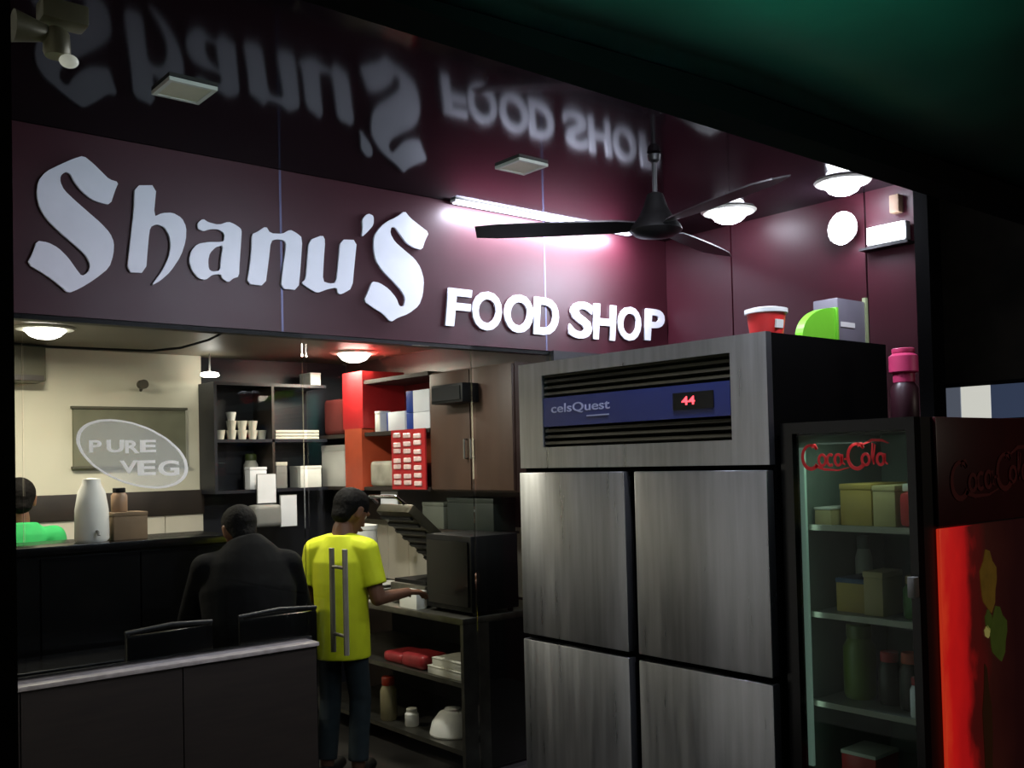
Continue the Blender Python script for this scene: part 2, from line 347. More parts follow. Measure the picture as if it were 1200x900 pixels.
# front beam, post and canopy
struct(MB().prism([(-0.2, 2.373), (4.7, 2.373), (4.7, 2.45), (1.8, 2.436), (0.6, 2.378), (-0.2, 2.378)], 'Y', 1.36, 1.45).build('beam', mat('matt_black', (5, 5, 5), 0.8, spec=0.05)), 'black lintel over the shop opening')
EDGE = lambda x: 2.447 + (max(-1.2, min(0, x - 1.8)) * 0.0485) + max(0, x - 1.8) * 0.005
struct(box('pillar', mat('matt_black', (5, 5, 5), 0.8, spec=0.05), (4.50, 4.62, 2.28, 2.349, 0, 2.93)), 'black post at the front end of the maroon right wall')
cn = thing('canopy', 'dark green tarpaulin canopy above the black lintel', 'canopy', (1, 0, 2.45))
mb = MB(); bm = mb.bm; NX, NY = 30, 12
gr = [[bm.verts.new((-3.0 + 7.7 * i / NX, 1.37 - 3.4 * j / NY, EDGE(-3.0 + 7.7 * i / NX) + 0.04 * j / NY + (0.012 * math.sin(i * 1.7) + 0.02 * math.sin(j * 2.1 + i * .4)) * min(1, j / 3) + 0.05 * math.sin(math.pi * j / NY))) for j in range(NY + 1)] for i in range(NX + 1)]
for i in range(NX):
    for j in range(NY): bm.faces.new((gr[i][j], gr[i + 1][j], gr[i + 1][j + 1], gr[i][j + 1]))
o = mb.build('tarpaulin', M_canopy, cn, smooth=True); md = o.modifiers.new('thickness', 'SOLIDIFY'); md.thickness = 0.004
for y in (0.55, -0.5): MB().tube([(-3, y, 2.62), (4.7, y, 2.62)], 0.018).build('rafter', M_black, cn)
# outside wall far right with its lit strip window
M_outer = mat('outside_wall', (64, 60, 52), 0.8, vary=0.5, scale=2.2, bump=0.4)
struct(box('wall_outside', M_outer, (7.0, 7.15, -2.5, 7, 0, 4.2)), 'dark wall of the building beyond the shop')
wn = struct(box('window_1', M_black, (6.97, 7.0, 2.6, 3.48, 1.78, 2.08)), 'lit strip window in the dark wall beyond the shop')
wp = MATS
for nm, y0, y1, rgb, st in (('pane', 3.33, 3.46, (120, 128, 145), .35), ('pane', 3.12, 3.325, (225, 225, 215), .75), ('pane', 2.88, 3.115, (92, 108, 142), .25), ('pane', 2.63, 2.875, (92, 108, 142), .22)):
    box(nm, glow('lit_pane_%d' % round(y0 * 100), rgb, st), (6.955, 6.972, y0, y1, 1.815, 2.05), wn)

# partition: low wall, glass, door
pw = struct(box('wall_partition', M_black, (0.31, 2.12, 3.95, 4.05, 0, 0.80)), 'low dark brown panelled wall under the glass')
for k in range(3): box('panel', M_brownlam, (0.31 + k * 0.605, 0.31 + k * 0.605 + 0.60, 3.938, 3.952, 0.02, 0.795), pw)
struct(box('trim_2', M_marble, (0.31, 2.13, 3.925, 4.075, 0.80, 0.818), bevel=0.004), 'pale stone sill along the top of the low wall')
w1 = struct(box('window_2', M_chrome, (0.31, 2.125, 3.985, 4.015, 0.818, 0.838)), 'fixed glass pane of the partition with the oval decal')
box('pane', M_glass, (0.95, 2.11, 3.995, 4.005, 0.838, 2.2), w1)
box('pane', M_glass, (0.31, 0.945, 3.995, 4.005, 0.838, 2.2), w1)
w2 = struct(box('window_3', M_chrome, (3.09, 3.62, 3.985, 4.015, 0.0, 0.02)), 'narrow fixed glass pane right of the glass door')
box('pane', M_glass, (3.09, 3.62, 3.995, 4.005, 0.02, 2.2), w2)
struct(box('wall_behind_freezer', M_black, (3.62, 4.6, 3.97, 4.03, 0, 2.2)))
d1 = struct(box('door_1', M_glass, (2.13, 3.07, 3.994, 4.006, 0.02, 2.18)), 'frameless glass door with upright pull bars')
box('clamp', M_chrome, (2.13, 2.30, 3.98, 4.02, 0.02, 0.10), d1)
hd = MB()
hd.tube([(2.275, 3.94, 0.735), (2.275, 3.94, 1.215)], 0.0125, 12); hd.tube([(2.275, 4.06, 0.735), (2.275, 4.06, 1.215)], 0.0125, 12)
for z in (0.82, 1.13): hd.tube([(2.275, 3.94, z), (2.275, 4.06, z)], 0.008, 10)
hd.build('handle', mat('satin_metal', (140, 136, 122), 0.4, 0.6), d1, smooth=True, label='upright metal pull bars on both sides of the glass')

# oval decal on the pane
dec = thing('window_decal', 'white oval PURE VEG sticker on the glass pane', 'sticker', (1.35, 3.99, 1.66))
mb = MB(); mb.prism(ELL, 'Y', 3.9925, 3.9915); mb.build('film', M_film, dec)
cx = sum(p[0] for p in ELL) / len(ELL); cz = sum(p[1] for p in ELL) / len(ELL)
mb = MB(); n = len(ELL); bm = mb.bm
ring = [[bm.verts.new((cx + (p[0] - cx) * q, y, cz + (p[1] - cz) * q)) for p in ELL] for q, y in ((1.0, 3.991), (0.94, 3.991), (0.94, 3.989), (1.0, 3.989))]
for a in range(4):
    for k in range(n): bm.faces.new((ring[a][k], ring[a][(k + 1) % n], ring[(a + 1) % 4][(k + 1) % n], ring[(a + 1) % 4][k]))
mb.build('outline', M_filmw, dec)
for c, x0, x1, z0, z1 in PV:
    fit_text(c, x0 - 0.004, x1 + 0.006, z0, z1, lambda a, b, d: (a, 3.990 - d, b), 0.002, 0.03).build('letter', M_filmw, dec)

# ---------------------------------------------------------------- the sign
sg = thing('shop_sign', 'wide maroon fascia board with raised white lettering under the glossy ceiling', 'sign', (2.6, 4.0, 2.2))
for x0, x1 in ((0.28, 2.012), (2.020, 3.592), (3.600, 4.598)):
    box('panel', M_maroon, (x0, x1, FY, FY + 0.05, 2.2, 2.928), sg)
for x in (2.016, 3.596): box('joint_strip', M_strip, (x - 0.005, x + 0.005, FY - 0.001, FY + 0.02, 2.2, 2.928), sg)
box('bottom_rail', M_black, (0.28, 4.598, FY + 0.005, FY + 0.06, 2.18, 2.199), sg)
def shrink_smooth(pts, it=1):
    for _ in range(it):
        q = []
        for k in range(len(pts)):
            a, b = pts[k], pts[(k + 1) % len(pts)]
            q += [(a[0] * .8 + b[0] * .2, a[1] * .8 + b[1] * .2), (a[0] * .2 + b[0] * .8, a[1] * .2 + b[1] * .8)]
        pts = q
    return pts
for key, sp in LETTERS.items():
    mb = MB(); mb.bm.free(); mb.bm = curve_mesh([shrink_smooth(p) for p in sp], FY - 0.008, 0.014)
    mb.build('letter', M_letter, sg)
for c, x0, x1, z0, z1 in FOOD:
    fit_text(c, x0, x1, z0, z1, lambda a, b, d: (a, FY - 0.008 - d, b), 0.014, 0.028, 0.10).build('letter', M_letter, sg)

# ---------------------------------------------------------------- ceiling lamps and the fan
def downlight(x, y, z, label, lit, m_face, power=0, color=COOL, r=0.075, name='downlight', group=None, dome=0.05):
    t = thing(name, label, 'light', (x, y, z), group)
    MB().lathe([(r * 0.8, -0.012), (r * 1.15, -0.012), (r * 1.25, -0.002), (r * 0.8, -0.002)], (x, y, z), 24).build('rim', M_offwhite, t, smooth=True)
    MB().lathe([(0.001, -dome), (r * 0.35, -dome * 0.94), (r * 0.62, -dome * 0.72), (r * 0.85, -0.016), (r * 0.8, -0.008), (0.001, -0.008)], (x, y, z), 24).build('diffuser', m_face, t, smooth=True)
    if power: lamp(name + '_light', 'AREA', (x, y, z - dome - 0.01), power, color, r * 1.6, (x, y, 0))
    return t
M_off = mat('unlit_diffuser', (196, 188, 160), 0.6, vary=0.05)
downlight(4.32, 3.30, 2.93, 'lit downlight nearest the sign at the right wall', True, M_led, 0, r=0.12, dome=0.07)
lamp('sign_spot', 'SPOT', (4.30, 3.30, 2.80), 105, COOL, 0.25, (3.5, 4.0, 2.5), spot=math.radians(95), blend=0.8)
downlight(4.32, 2.61, 2.93, 'lit downlight near the front post beside the right wall', True, M_led, 0, r=0.11, dome=0.07)
def square_light(x, y, label):
    t = thing('ceiling_light', label, 'light', (x, y, 2.93))
    f = MB()
    for b in ((-.085, .085, -.085, -.07), (-.085, .085, .07, .085), (-.085, -.07, -.07, .07), (.07, .085, -.07, .07)):
        f.box(x + b[0], x + b[1], y + b[2], y + b[3], 2.916, 2.929)
    f.build('frame', M_offwhite, t); box('diffuser', M_off, (x - .07, x + .07, y - .07, y + .07, 2.919, 2.928), t)
square_light(1.32, 3.33, "unlit square ceiling light above the sign's first letters")
square_light(2.86, 3.32, 'unlit square ceiling light above the words FOOD SHOP')
# wall floodlights by the front edge of the right wall
M_amber = mat('brown_box', (120, 96, 74), 0.6)
t = thing('floodlight', 'bright round floodlight on the right wall just left of its joint', 'light', (4.56, 2.74, 2.75))
MB().box(4.575, 4.60, 2.71, 2.77, 2.71, 2.79, bevel=0.004).build('bracket', M_black, t)
MB().lathe([(0.03, 0.0), (0.065, -0.02), (0.085, -0.06), (0.08, -0.062), (0.03, -0.02)], (4.575, 2.74, 2.75), 20, 'X').build('housing', M_white, t, smooth=True)
MB().ball((4.515, 2.74, 2.75), (0.03, 0.075, 0.085)).build('lens', M_led, t, smooth=True)
lamp('floodlight_light', 'POINT', (4.42, 2.66, 2.72), 8.0, COOL, 0.05)
t = thing('floodlight', 'wide floodlight with dark bracket at the front end of the right wall', 'light', (4.55, 2.5, 2.64))
MB().box(4.54, 4.585, 2.41, 2.62, 2.635, 2.73, bevel=0.008).build('housing', M_grey, t)
MB().box(4.525, 4.541, 2.42, 2.61, 2.642, 2.724, bevel=0.003).build('lens', M_led, t)
MB().box(4.53, 4.60, 2.40, 2.66, 2.618, 2.630).build('bracket', M_black, t)
tag(MB().box(4.55, 4.60, 2.45, 2.50, 2.78, 2.87, bevel=0.006).build('junction_box', M_amber, smooth=True), 'small brown junction box above the wide floodlight', 'box')
downlight(2.50, 2.25, 2.93, 'added downlight hidden behind the lintel left of the fan', True, M_led, 28, r=0.09, dome=0.06)  # added out of view to put a streak on the steel freezer doors
# LED strip added along the top of the sign to make its bright wash
t = thing('added_strip', 'added white LED strip making the bright wash on the sign', 'light', (3.6, 3.94, 2.915))
MB().box(2.95, 4.25, 3.94, 3.985, 2.918, 2.929).build('housing', M_white, t); MB().box(2.96, 4.24, 3.945, 3.98, 2.912, 2.918).build('diffuser', glow('strip_glow', (228, 228, 255), 3.0), t)
lamp('added_strip_lamp', 'AREA', (3.6, 3.88, 2.905), 44.0, COOL, 1.2, (3.6, 4.02, 2.6), size_y=0.02)
# unseen tube lamp added behind the lintel to light the lettering
t = thing('tube_light', 'added white tube lamp hidden on the inner face of the lintel', 'light', (2.6, 1.5, 2.62))
box('housing', M_white, (1.9, 3.3, 1.441, 1.48, 2.60, 2.65), t)
MB().tube([(1.92, 1.50, 2.625), (3.28, 1.50, 2.625)], 0.014, 12).build('tube', glow('tube_glow', (225, 232, 255), 6.0), t)
lamp('added_tube_lamp', 'AREA', (2.6, 1.53, 2.60), 17.0, COOL, 1.36, (2.6, 4.0, 2.35), size_y=0.05)
# fan
fx, fy, fz = 3.23, 2.86, 2.61
fan = thing('ceiling_fan', 'black three-bladed ceiling fan hanging before the sign', 'fan', (fx, fy, 2.93))
M_fan = mat('fan_black', (20, 18, 18), 0.4, vary=0.2)
MB().lathe([(0.012, 0.0), (0.03, -0.005), (0.026, -0.03), (0.013, -0.04)], (fx, fy, 2.929), 20).build('canopy_cup', M_fan, fan, smooth=True)
MB().tube([(fx, fy, 2.90), (fx, fy, fz + 0.12)], 0.011, 10).build('rod', mat('rod_grey', (60, 58, 58), 0.4), fan, smooth=True)
MB().lathe([(0.015, 0.15), (0.035, 0.14), (0.055, 0.08), (0.075, 0.04), (0.108, 0.0), (0.115, -0.02), (0.09, -0.04), (0.03, -0.05), (0.004, -0.052)], (fx, fy, fz), 28).build('motor', M_fan, fan, smooth=True)
for k in range(3):
    a = math.radians(137 + 120 * k); d = Vector((math.cos(a), math.sin(a), 0)); s = Vector((-d.y, d.x, 0))
    mb = MB(); bm = mb.bm; rows = []
    for q in range(9):
        u = q / 8; r = 0.09 + 0.70 * u; w = 0.03 if u < 0.12 else 0.055 + 0.02 * math.sin(u * 2.6)
        if q == 8: w = 0.045
        c = Vector((fx, fy, fz)) + d * r
        rows.append([bm.verts.new(c + s * w * sg + Vector((0, 0, 0.012 * sg + h))) for sg, h in ((-1, 0), (1, 0), (1, .006), (-1, .006))])
    for q in range(8):
        for j in range(4): bm.faces.new((rows[q][j], rows[q][(j + 1) % 4], rows[q + 1][(j + 1) % 4], rows[q + 1][j]))
    bm.faces.new(rows[0]); bm.faces.new(rows[-1][::-1])
    mb.build('blade', M_fan, fan, smooth=True)
# double spot fitting, top left corner behind the left wall
t = thing('spot_fitting', 'pale double spot fitting hanging at the upper left corner', 'light', (0.6, 2.2, 2.93))
M_pale = mat('pale_metal', (112, 110, 82), 0.4, 0.3, vary=0.15)
MB().tube([(0.60, 2.2, 2.93), (0.60, 2.2, 2.56)], 0.012).build('stem', M_black, t)
MB().box(0.56, 0.655, 2.17, 2.23, 2.555, 2.60, bevel=0.008).build('mount', M_pale, t, smooth=True)
MB().lathe([(0.018, 0.03), (0.026, 0.02), (0.028, -0.02), (0.024, -0.03)], (0.595, 2.2, 2.515), 18).build('spot_head', M_pale, t, smooth=True)
MB().ball((0.615, 2.185, 2.475), (0.02, 0.02, 0.014)).build('bulb', mat('bulb_glass', (225, 228, 210), 0.1, emit=(225, 228, 210), strength=0.25), t, smooth=True)
MB().lathe([(0.008, 0.04), (0.018, 0.03), (0.03, -0.02), (0.034, -0.035)], (0.545, 2.2, 2.53), 18, 'X').build('spot_head', M_pale, t, smooth=True)

# ---------------------------------------------------------------- four-door steel freezer
X0 = 2.66
fz = thing('freezer', 'tall four-door stainless steel freezer with black side', 'freezer', (3.0, 2.52, 0))
mb = MB(); mb.box(X0 + 0.03, 3.40, 1.90, 3.14, 0.12, 1.998)
mb.build('body', mat('matt_black', (5, 5, 5), 0.8, spec=0.05), fz)
mb = MB()
mb.box(X0, X0 + 0.03, 1.90, 2.046, 1.568, 2.0); mb.box(X0, X0 + 0.03, 2.995, 3.14, 1.568, 2.0)
mb.box(X0, X0 + 0.03, 2.046, 2.995, 1.945, 2.0); mb.box(X0, X0 + 0.03, 2.046, 2.995, 1.568, 1.652)
mb.build('header_frame', M_steel, fz)
M_slat = mat('olive_slat', (62, 58, 44), 0.45, 0.6, vary=0.3, scale=7, stretch=(1, .4, 6))
box('grille_back', M_black, (X0 + 0.032, X0 + 0.04, 2.046, 2.995, 1.652, 1.945), fz)
for z in (1.66, 1.685, 1.710, 1.86, 1.885, 1.910, 1.932):
    MB().box(X0 + 0.008, X0 + 0.03, 2.05, 2.99, z, z + 0.012, tilt=('Y', 0.3)).build('slat', M_slat, fz)
pn = box('control_panel', mat('blue_panel', (34, 44, 98), 0.3, vary=0.15, scale=2), (X0 + 0.004, X0 + 0.03, 2.052, 2.992, 1.735, 1.852), fz)
M_logo = mat('logo_grey', (150, 156, 190), 0.4)
fit_text('celsQuest', 0, 0.33, 0, 0.042, lambda a, b, d: (X0 + 0.004 - d, 2.945 - a, 1.783 + b), 0.002, 0.01).build('lettering', M_logo, pn)
box('underline', M_logo, (X0 + 0.002, X0 + 0.004, 2.62, 2.74, 1.766, 1.771), pn)
box('display', M_blackgloss, (X0 + 0.001, X0 + 0.004, 2.12, 2.30, 1.765, 1.825), pn)
fit_text('44', 0, 0.06, 0, 0.03, lambda a, b, d: (X0 + 0.001 - d, 2.26 - a, 1.781 + b), 0.001, 0.02).build('digits', glow('red_digits', (255, 70, 80), 2.5), pn)
M_gasket = mat('rubber_gasket', (14, 14, 14), 0.7)
for (y0, y1) in ((1.905, 2.485), (2.535, 3.135)):
    for (z0, z1) in ((0.20, 0.862), (0.884, 1.55)):
        d = MB().box(X0 - 0.012, X0 + 0.028, y0, y1, z0, z1, bevel=0.005).build('door', M_steel, fz, smooth=True)
        yy = y1 - 0.012 if y0 < 2 else y0 + 0.012
        MB().box(X0 + 0.02, X0 + 0.031, min(yy, yy) - 0.012, yy + 0.012, z0 + 0.02, z1 - 0.02).build('gasket', M_gasket, d)
for y in (1.98, 3.06):
    for x in (2.76, 3.25): MB().lathe([(0.025, 0), (0.025, 0.02), (0.018, 0.03), (0.018, 0.125)], (x, y, 0), 14).build('leg', M_dullsteel, fz)
# things on top of the freezer
ZT = 2.0
t = thing('tub', 'red paper tub with white rim on the freezer top', 'tub', (2.775, 1.985, ZT))
MB().lathe([(0.055, 0), (0.065, 0.075), (0.062, 0.075), (0.052, 0.004)], (2.785, 1.985, ZT), 24).build('cup', mat('tub_red', (214, 44, 44), 0.5), t, smooth=True)
MB().lathe([(0.066, 0.074), (0.072, 0.076), (0.072, 0.09), (0.05, 0.095), (0.002, 0.095)], (2.785, 1.985, ZT), 24).build('rim', M_white, t, smooth=True)
MB().box(2.755, 2.795, 1.924, 1.930, ZT + 0.022, ZT + 0.05, tilt=('X', 0.1)).build('print', M_white, t)
M_lime = mat('lime_plastic', (120, 206, 52), 0.4, vary=0.06)
t = thing('plastic_lid', 'lime green rounded plastic lid standing on the freezer top', 'lid', (3.0, 1.97, ZT))
pts = [(-0.105 + 0.0, 0.0)] + [(0.105 * math.cos(a) - 0.0, 0.105 * math.sin(a)) for a in [math.pi * k / 14 for k in range(14, -1, -1)]]
pts = [(0.09, 0)] + [(0.09 - 0.185 * math.sin(a), 0.105 * (1 - math.cos(a)) * 1.0) for a in ()]
prof = [(3.113 - 0.208 * math.cos(q * math.pi / 24), ZT + 0.114 * math.sin(q * math.pi / 24)) for q in range(13)] + [(3.113, ZT)]
MB().prism(prof, 'Y', 1.925, 1.955).build('body', M_lime, t)
MB().box(3.108, 3.122, 1.918, 1.962, ZT, ZT + 0.118, bevel=0.004).build('rim', M_lime, t, smooth=True)
t = thing('box', 'tall grey box with pale label beside the lime green bowl', 'box', (3.22, 1.97, ZT))
box('carton', mat('grey_carton', (120, 116, 126), 0.35, vary=0.1), (3.135, 3.315, 1.93, 2.03, ZT, ZT + 0.155), t, bevel=0.004)
box('label', M_white, (3.15, 3.24, 1.927, 1.931, ZT + 0.052, ZT + 0.070), t)
box('edge', mat('box_edge', (150, 160, 120), 0.4), (3.315, 3.33, 1.926, 1.94, ZT, ZT + 0.17), t)

# ---------------------------------------------------------------- glass-door drinks cooler
vc = thing('drinks_cooler', 'narrow black glass-door drinks cooler stocked with jars and boxes', 'cooler', (3.0, 1.67, 0))
VX = 2.70; VY0, VY1 = 1.43, 1.885
M_inner = mat('cooler_liner', (104, 118, 106), 0.5, vary=0.1)
mb = MB(); mb.box(VX + 0.04, 3.50, VY1 - 0.02, VY1, 0.08, 1.70); mb.box(VX + 0.04, 3.50, VY0 + 0.002, VY0 + 0.02, 0.08, 1.70)
mb.box(3.28, 3.50, VY0 + 0.02, VY1 - 0.02, 0.08, 1.70); mb.box(VX + 0.04, 3.28, VY0 + 0.02, VY1 - 0.02, 1.66, 1.70); mb.box(VX + 0.04, 3.28, VY0 + 0.02, VY1 - 0.02, 0.08, 0.42)
mb.build('cabinet', M_black, vc)
mb = MB(); mb.box(VX + 0.05, 3.27, VY1 - 0.03, VY1 - 0.021, 0.42, 1.66); mb.box(VX + 0.05, 3.27, VY0 + 0.021, VY0 + 0.03, 0.42, 1.66); mb.box(3.262, 3.275, VY0 + 0.03, VY1 - 0.03, 0.42, 1.66)
mb.build('liner', M_inner, vc)
fr = MB(); fr.box(VX, VX + 0.035, VY1 - 0.045, VY1, 0.42, 1.70); fr.box(VX, VX + 0.035, VY0, VY0 + 0.025, 0.42, 1.70); fr.box(VX, VX + 0.035, VY0 + 0.025, VY1 - 0.045, 1.665, 1.70); fr.box(VX, VX + 0.035, VY0 + 0.025, VY1 - 0.045, 0.42, 0.46)
dr = fr.build('door', M_blackgloss, vc)
box('pane', M_fglass, (VX + 0.012, VX + 0.022, VY0 + 0.025, VY1 - 0.045, 0.46, 1.665), dr)
MB().box(VX - 0.03, VX + 0.0, VY0 + 0.0, VY0 + 0.022, 1.18, 1.24, bevel=0.004).build('handle', M_grey, dr, smooth=True)
ribbon([[(a, b, w) for a, b, w in st] for st in soda_script()], lambda a, b, d: (VX + 0.011 - d, 1.815 - a * 0.082, 1.545 + b * 0.085), 0.002).build('lettering', mat('soda_red', (196, 24, 34), 0.4, emit=(196, 24, 34), strength=0.03), dr)
box('kick_plate', M_black, (VX + 0.005, VX + 0.035, VY0, VY1, 0.08, 0.415), vc)
M_wire = mat('shelf_wire', (150, 152, 140), 0.4, 0.8)
SZ = (1.365, 1.085, 0.80, 0.55)
for z in SZ:
    s = MB().box(VX + 0.09, 3.25, VY0 + 0.032, VY1 - 0.032, z - 0.006, z).build('shelf', M_wire, vc)
    box('front_rail', M_wire, (VX + 0.075, VX + 0.092, VY0 + 0.032, VY1 - 0.032, z - 0.012, z + 0.006), s)
MB().box(VX + 0.05, VX + 0.062, VY1 - 0.052, VY1 - 0.034, 0.6, 1.62).build('light_strip', glow('cooler_strip', (190, 225, 205), 0.12), vc)
lamp('cooler_light', 'AREA', (VX + 0.12, 1.67, 1.65), 0.45, (0.75, 1.0, 0.85), 0.2, (2.95, 1.67, 0.9), size_y=0.25)
lamp('cooler_light', 'AREA', (VX + 0.06, VY1 - 0.06, 1.05), 0.07, (0.75, 1.0, 0.85), 0.02, (3.0, 1.62, 1.05), size_y=1.0)
# what stands inside the cooler
M_yel = mat('kraft_yellow', (170, 142, 70), 0.6, vary=0.12); M_kraft = mat('kraft', (178, 160, 112), 0.65, vary=0.1)
def carton(name, label, cat, b, m, group=None, lidm=None):
    t = thing(name, label, cat, ((b[0] + b[1]) / 2, (b[2] + b[3]) / 2, b[4]), group)
    z = b[5] - (b[5] - b[4]) * 0.14
    MB().box(b[0], b[1], b[2], b[3], b[4], z, bevel=0.003).build('carton', m, t, smooth=True)
    MB().box(b[0] - .002, b[1] + .002, b[2] - .002, b[3] + .002, z, b[5], bevel=0.003).build('lid', lidm or m, t, smooth=True)
    return t
def jar(name, label, cat, x, y, z, r, h, m, capm, group=None, n=18):
    t = thing(name, label, cat, (x, y, z), group)
    MB().lathe([(r * .9, 0), (r, h * .05), (r, h * .68), (r * .72, h * .8), (r * .68, h * .82)], (x, y, z), n).build('body', m, t, smooth=True)
    MB().lathe([(r * .76, h * .81), (r * .78, h * .84), (r * .78, h * .98), (r * .7, h)], (x, y, z), n).build('cap', capm, t, smooth=True)
    return t
carton('carton', 'large yellow carton on the top shelf of the drinks cooler', 'box', (2.86, 3.08, 1.665, 1.775, 1.366, 1.50), M_yel)
carton('carton', 'second yellow carton left of the large one in the cooler', 'box', (2.86, 3.06, 1.585, 1.66, 1.366, 1.495), M_kraft)
carton('carton', 'small kraft box at the left end of the cooler top shelf', 'box', (2.82, 2.95, 1.785, 1.845, 1.366, 1.425), M_kraft, lidm=M_offwhite)
t = thing('pouch', 'red pouch with pale top at the right end of the cooler shelf', 'pouch', (2.9, 1.53, 1.366))
MB().box(2.86, 2.96, 1.497, 1.575, 1.366, 1.475, bevel=0.02).build('bag', M_red, t, smooth=True); MB().box(2.88, 2.94, 1.50, 1.572, 1.475, 1.50, bevel=0.006).build('seal', M_offwhite, t, smooth=True)
carton('box', 'blue topped yellow box on the second shelf of the cooler', 'box', (2.86, 3.02, 1.70, 1.80, 1.086, 1.195), M_yel, lidm=mat('box_blue', (40, 66, 100), 0.5))
carton('box', 'tall beige carton on the second shelf of the cooler', 'box', (2.84, 2.96, 1.625, 1.69, 1.086, 1.225), M_kraft)
jar('jar', 'green jar at the right end of the second cooler shelf', 'jar', 2.89, 1.545, 1.086, 0.036, 0.13, mat('jar_green', (74, 118, 62), 0.35), M_kraft)
jar('canister', 'slim pale canister at the left of the second cooler shelf', 'jar', 3.07, 1.822, 1.086, 0.028, 0.23, M_offwhite, M_grey)
jar('canister', 'tall olive green canister on the third shelf of the cooler', 'jar', 2.93, 1.765, 0.801, 0.052, 0.24, mat('olive_plastic', (92, 112, 34), 0.4), mat('olive_cap', (80, 96, 36), 0.4))
jar('jar', 'dark jar with red cap beside the olive canister', 'jar', 2.92, 1.655, 0.801, 0.036, 0.165, mat('jar_dark', (40, 36, 30), 0.3), M_red, 'dark jars on the third cooler shelf')
jar('jar', 'dark jar with orange cap on the third cooler shelf', 'jar', 2.90, 1.575, 0.801, 0.034, 0.175, mat('jar_dark', (40, 36, 30), 0.3), M_orange, 'dark jars on the third cooler shelf')
jar('bottle', 'small white bottle with red cap at the front of the third shelf', 'bottle', 2.82, 1.513, 0.801, 0.02, 0.12, M_white, M_red)
jar('canister', 'dark green jar at the left of the third cooler shelf', 'jar', 3.05, 1.83, 0.801, 0.021, 0.16, mat('dark_green', (44, 58, 40), 0.4), M_grey)
carton('tray', 'flat red tray with white lid on the bottom shelf of the cooler', 'tray', (2.86, 3.0, 1.68, 1.80, 0.551, 0.64), M_red, lidm=M_offwhite)
# stacked tubs on the cooler top
M_pink = mat('pink_plastic', (204, 62, 108), 0.45)
jar('tub', 'dark tub with pink lid stacked on the cooler top', 'tub', 3.20, 1.725, 1.70, 0.046, 0.17, mat('tub_dark', (52, 22, 30), 0.4), M_pink)
jar('tub', 'pink tub on top of the pile above the cooler', 'tub', 3.20, 1.725, 1.87, 0.048, 0.085, M_pink, M_pink)

# printed side of the drinks cooler
M_fr = mat('fridge_darkred', (74, 10, 14), 0.35, vary=0.15)
RY = 1.418
hp = box('header', M_fr, (2.805, 3.50, RY, RY + 0.012, 1.375, 1.70), vc, bevel=0.003)
ribbon(soda_script(), lambda a, b, d: (2.875 + a * 0.155, RY - d, 1.44 + b * 0.125 + a * 0.010), 0.003).build('lettering', mat('header_script', (120, 40, 40), 0.4), hp)
# printed panel: red field, dark brown field, a leaf-and-drink picture
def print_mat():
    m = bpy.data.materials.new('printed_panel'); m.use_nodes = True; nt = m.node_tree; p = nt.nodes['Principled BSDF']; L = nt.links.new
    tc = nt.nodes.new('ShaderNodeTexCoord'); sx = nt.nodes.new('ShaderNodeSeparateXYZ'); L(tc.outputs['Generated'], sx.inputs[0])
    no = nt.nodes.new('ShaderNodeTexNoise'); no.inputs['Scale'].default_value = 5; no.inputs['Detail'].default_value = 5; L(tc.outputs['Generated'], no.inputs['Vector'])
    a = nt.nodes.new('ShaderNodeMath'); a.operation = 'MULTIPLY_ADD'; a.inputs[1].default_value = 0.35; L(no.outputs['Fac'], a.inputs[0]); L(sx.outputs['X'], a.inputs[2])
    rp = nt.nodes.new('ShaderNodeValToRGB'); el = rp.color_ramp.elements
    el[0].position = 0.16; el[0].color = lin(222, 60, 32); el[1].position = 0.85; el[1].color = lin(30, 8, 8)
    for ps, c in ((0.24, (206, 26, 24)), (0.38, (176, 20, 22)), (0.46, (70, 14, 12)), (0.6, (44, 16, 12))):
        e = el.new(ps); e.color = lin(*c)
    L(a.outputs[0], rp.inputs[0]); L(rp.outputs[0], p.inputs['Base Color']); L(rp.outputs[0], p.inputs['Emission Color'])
    p.inputs['Emission Strength'].default_value = 0.55; p.inputs['Roughness'].default_value = 0.3  # the print glows by itself, in place of light falling on it
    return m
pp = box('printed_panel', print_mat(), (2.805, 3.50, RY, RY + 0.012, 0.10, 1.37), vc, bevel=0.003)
M_leaf = mat('print_green', (70, 82, 30), 0.4, vary=0.6, scale=18, emit=(70, 82, 30), strength=0.2); M_gold = mat('print_gold', (112, 84, 28), 0.4, vary=0.6, scale=18, emit=(112, 84, 28), strength=0.2)  # these prints carry the same glow of their own
def blob(cx, cz, rx, rz, m, nm, n=14, wob=0.15):
    MB().prism([(cx + rx * math.cos(2 * math.pi * k / n) * (1 + wob * math.sin(k * 2.3)), cz + rz * math.sin(2 * math.pi * k / n) * (1 + wob * math.cos(k * 1.7))) for k in range(n)], 'Y', RY - 0.0005, RY - 0.003).build(nm, m, pp)
blob(3.10, 1.19, 0.055, 0.09, M_gold, 'printed_fruit'); blob(3.155, 1.02, 0.06, 0.08, M_leaf, 'printed_leaf'); blob(3.09, 1.07, 0.022, 0.03, M_leaf, 'printed_leaf'); blob(3.08, 1.035, 0.018, 0.018, mat('print_pale', (170, 160, 90), 0.4, emit=(170, 160, 90), strength=0.3), 'printed_drop')
blob(3.06, 0.72, 0.03, 0.2, mat('print_brown', (60, 34, 16), 0.4, emit=(60, 34, 16), strength=0.15), 'printed_stem')

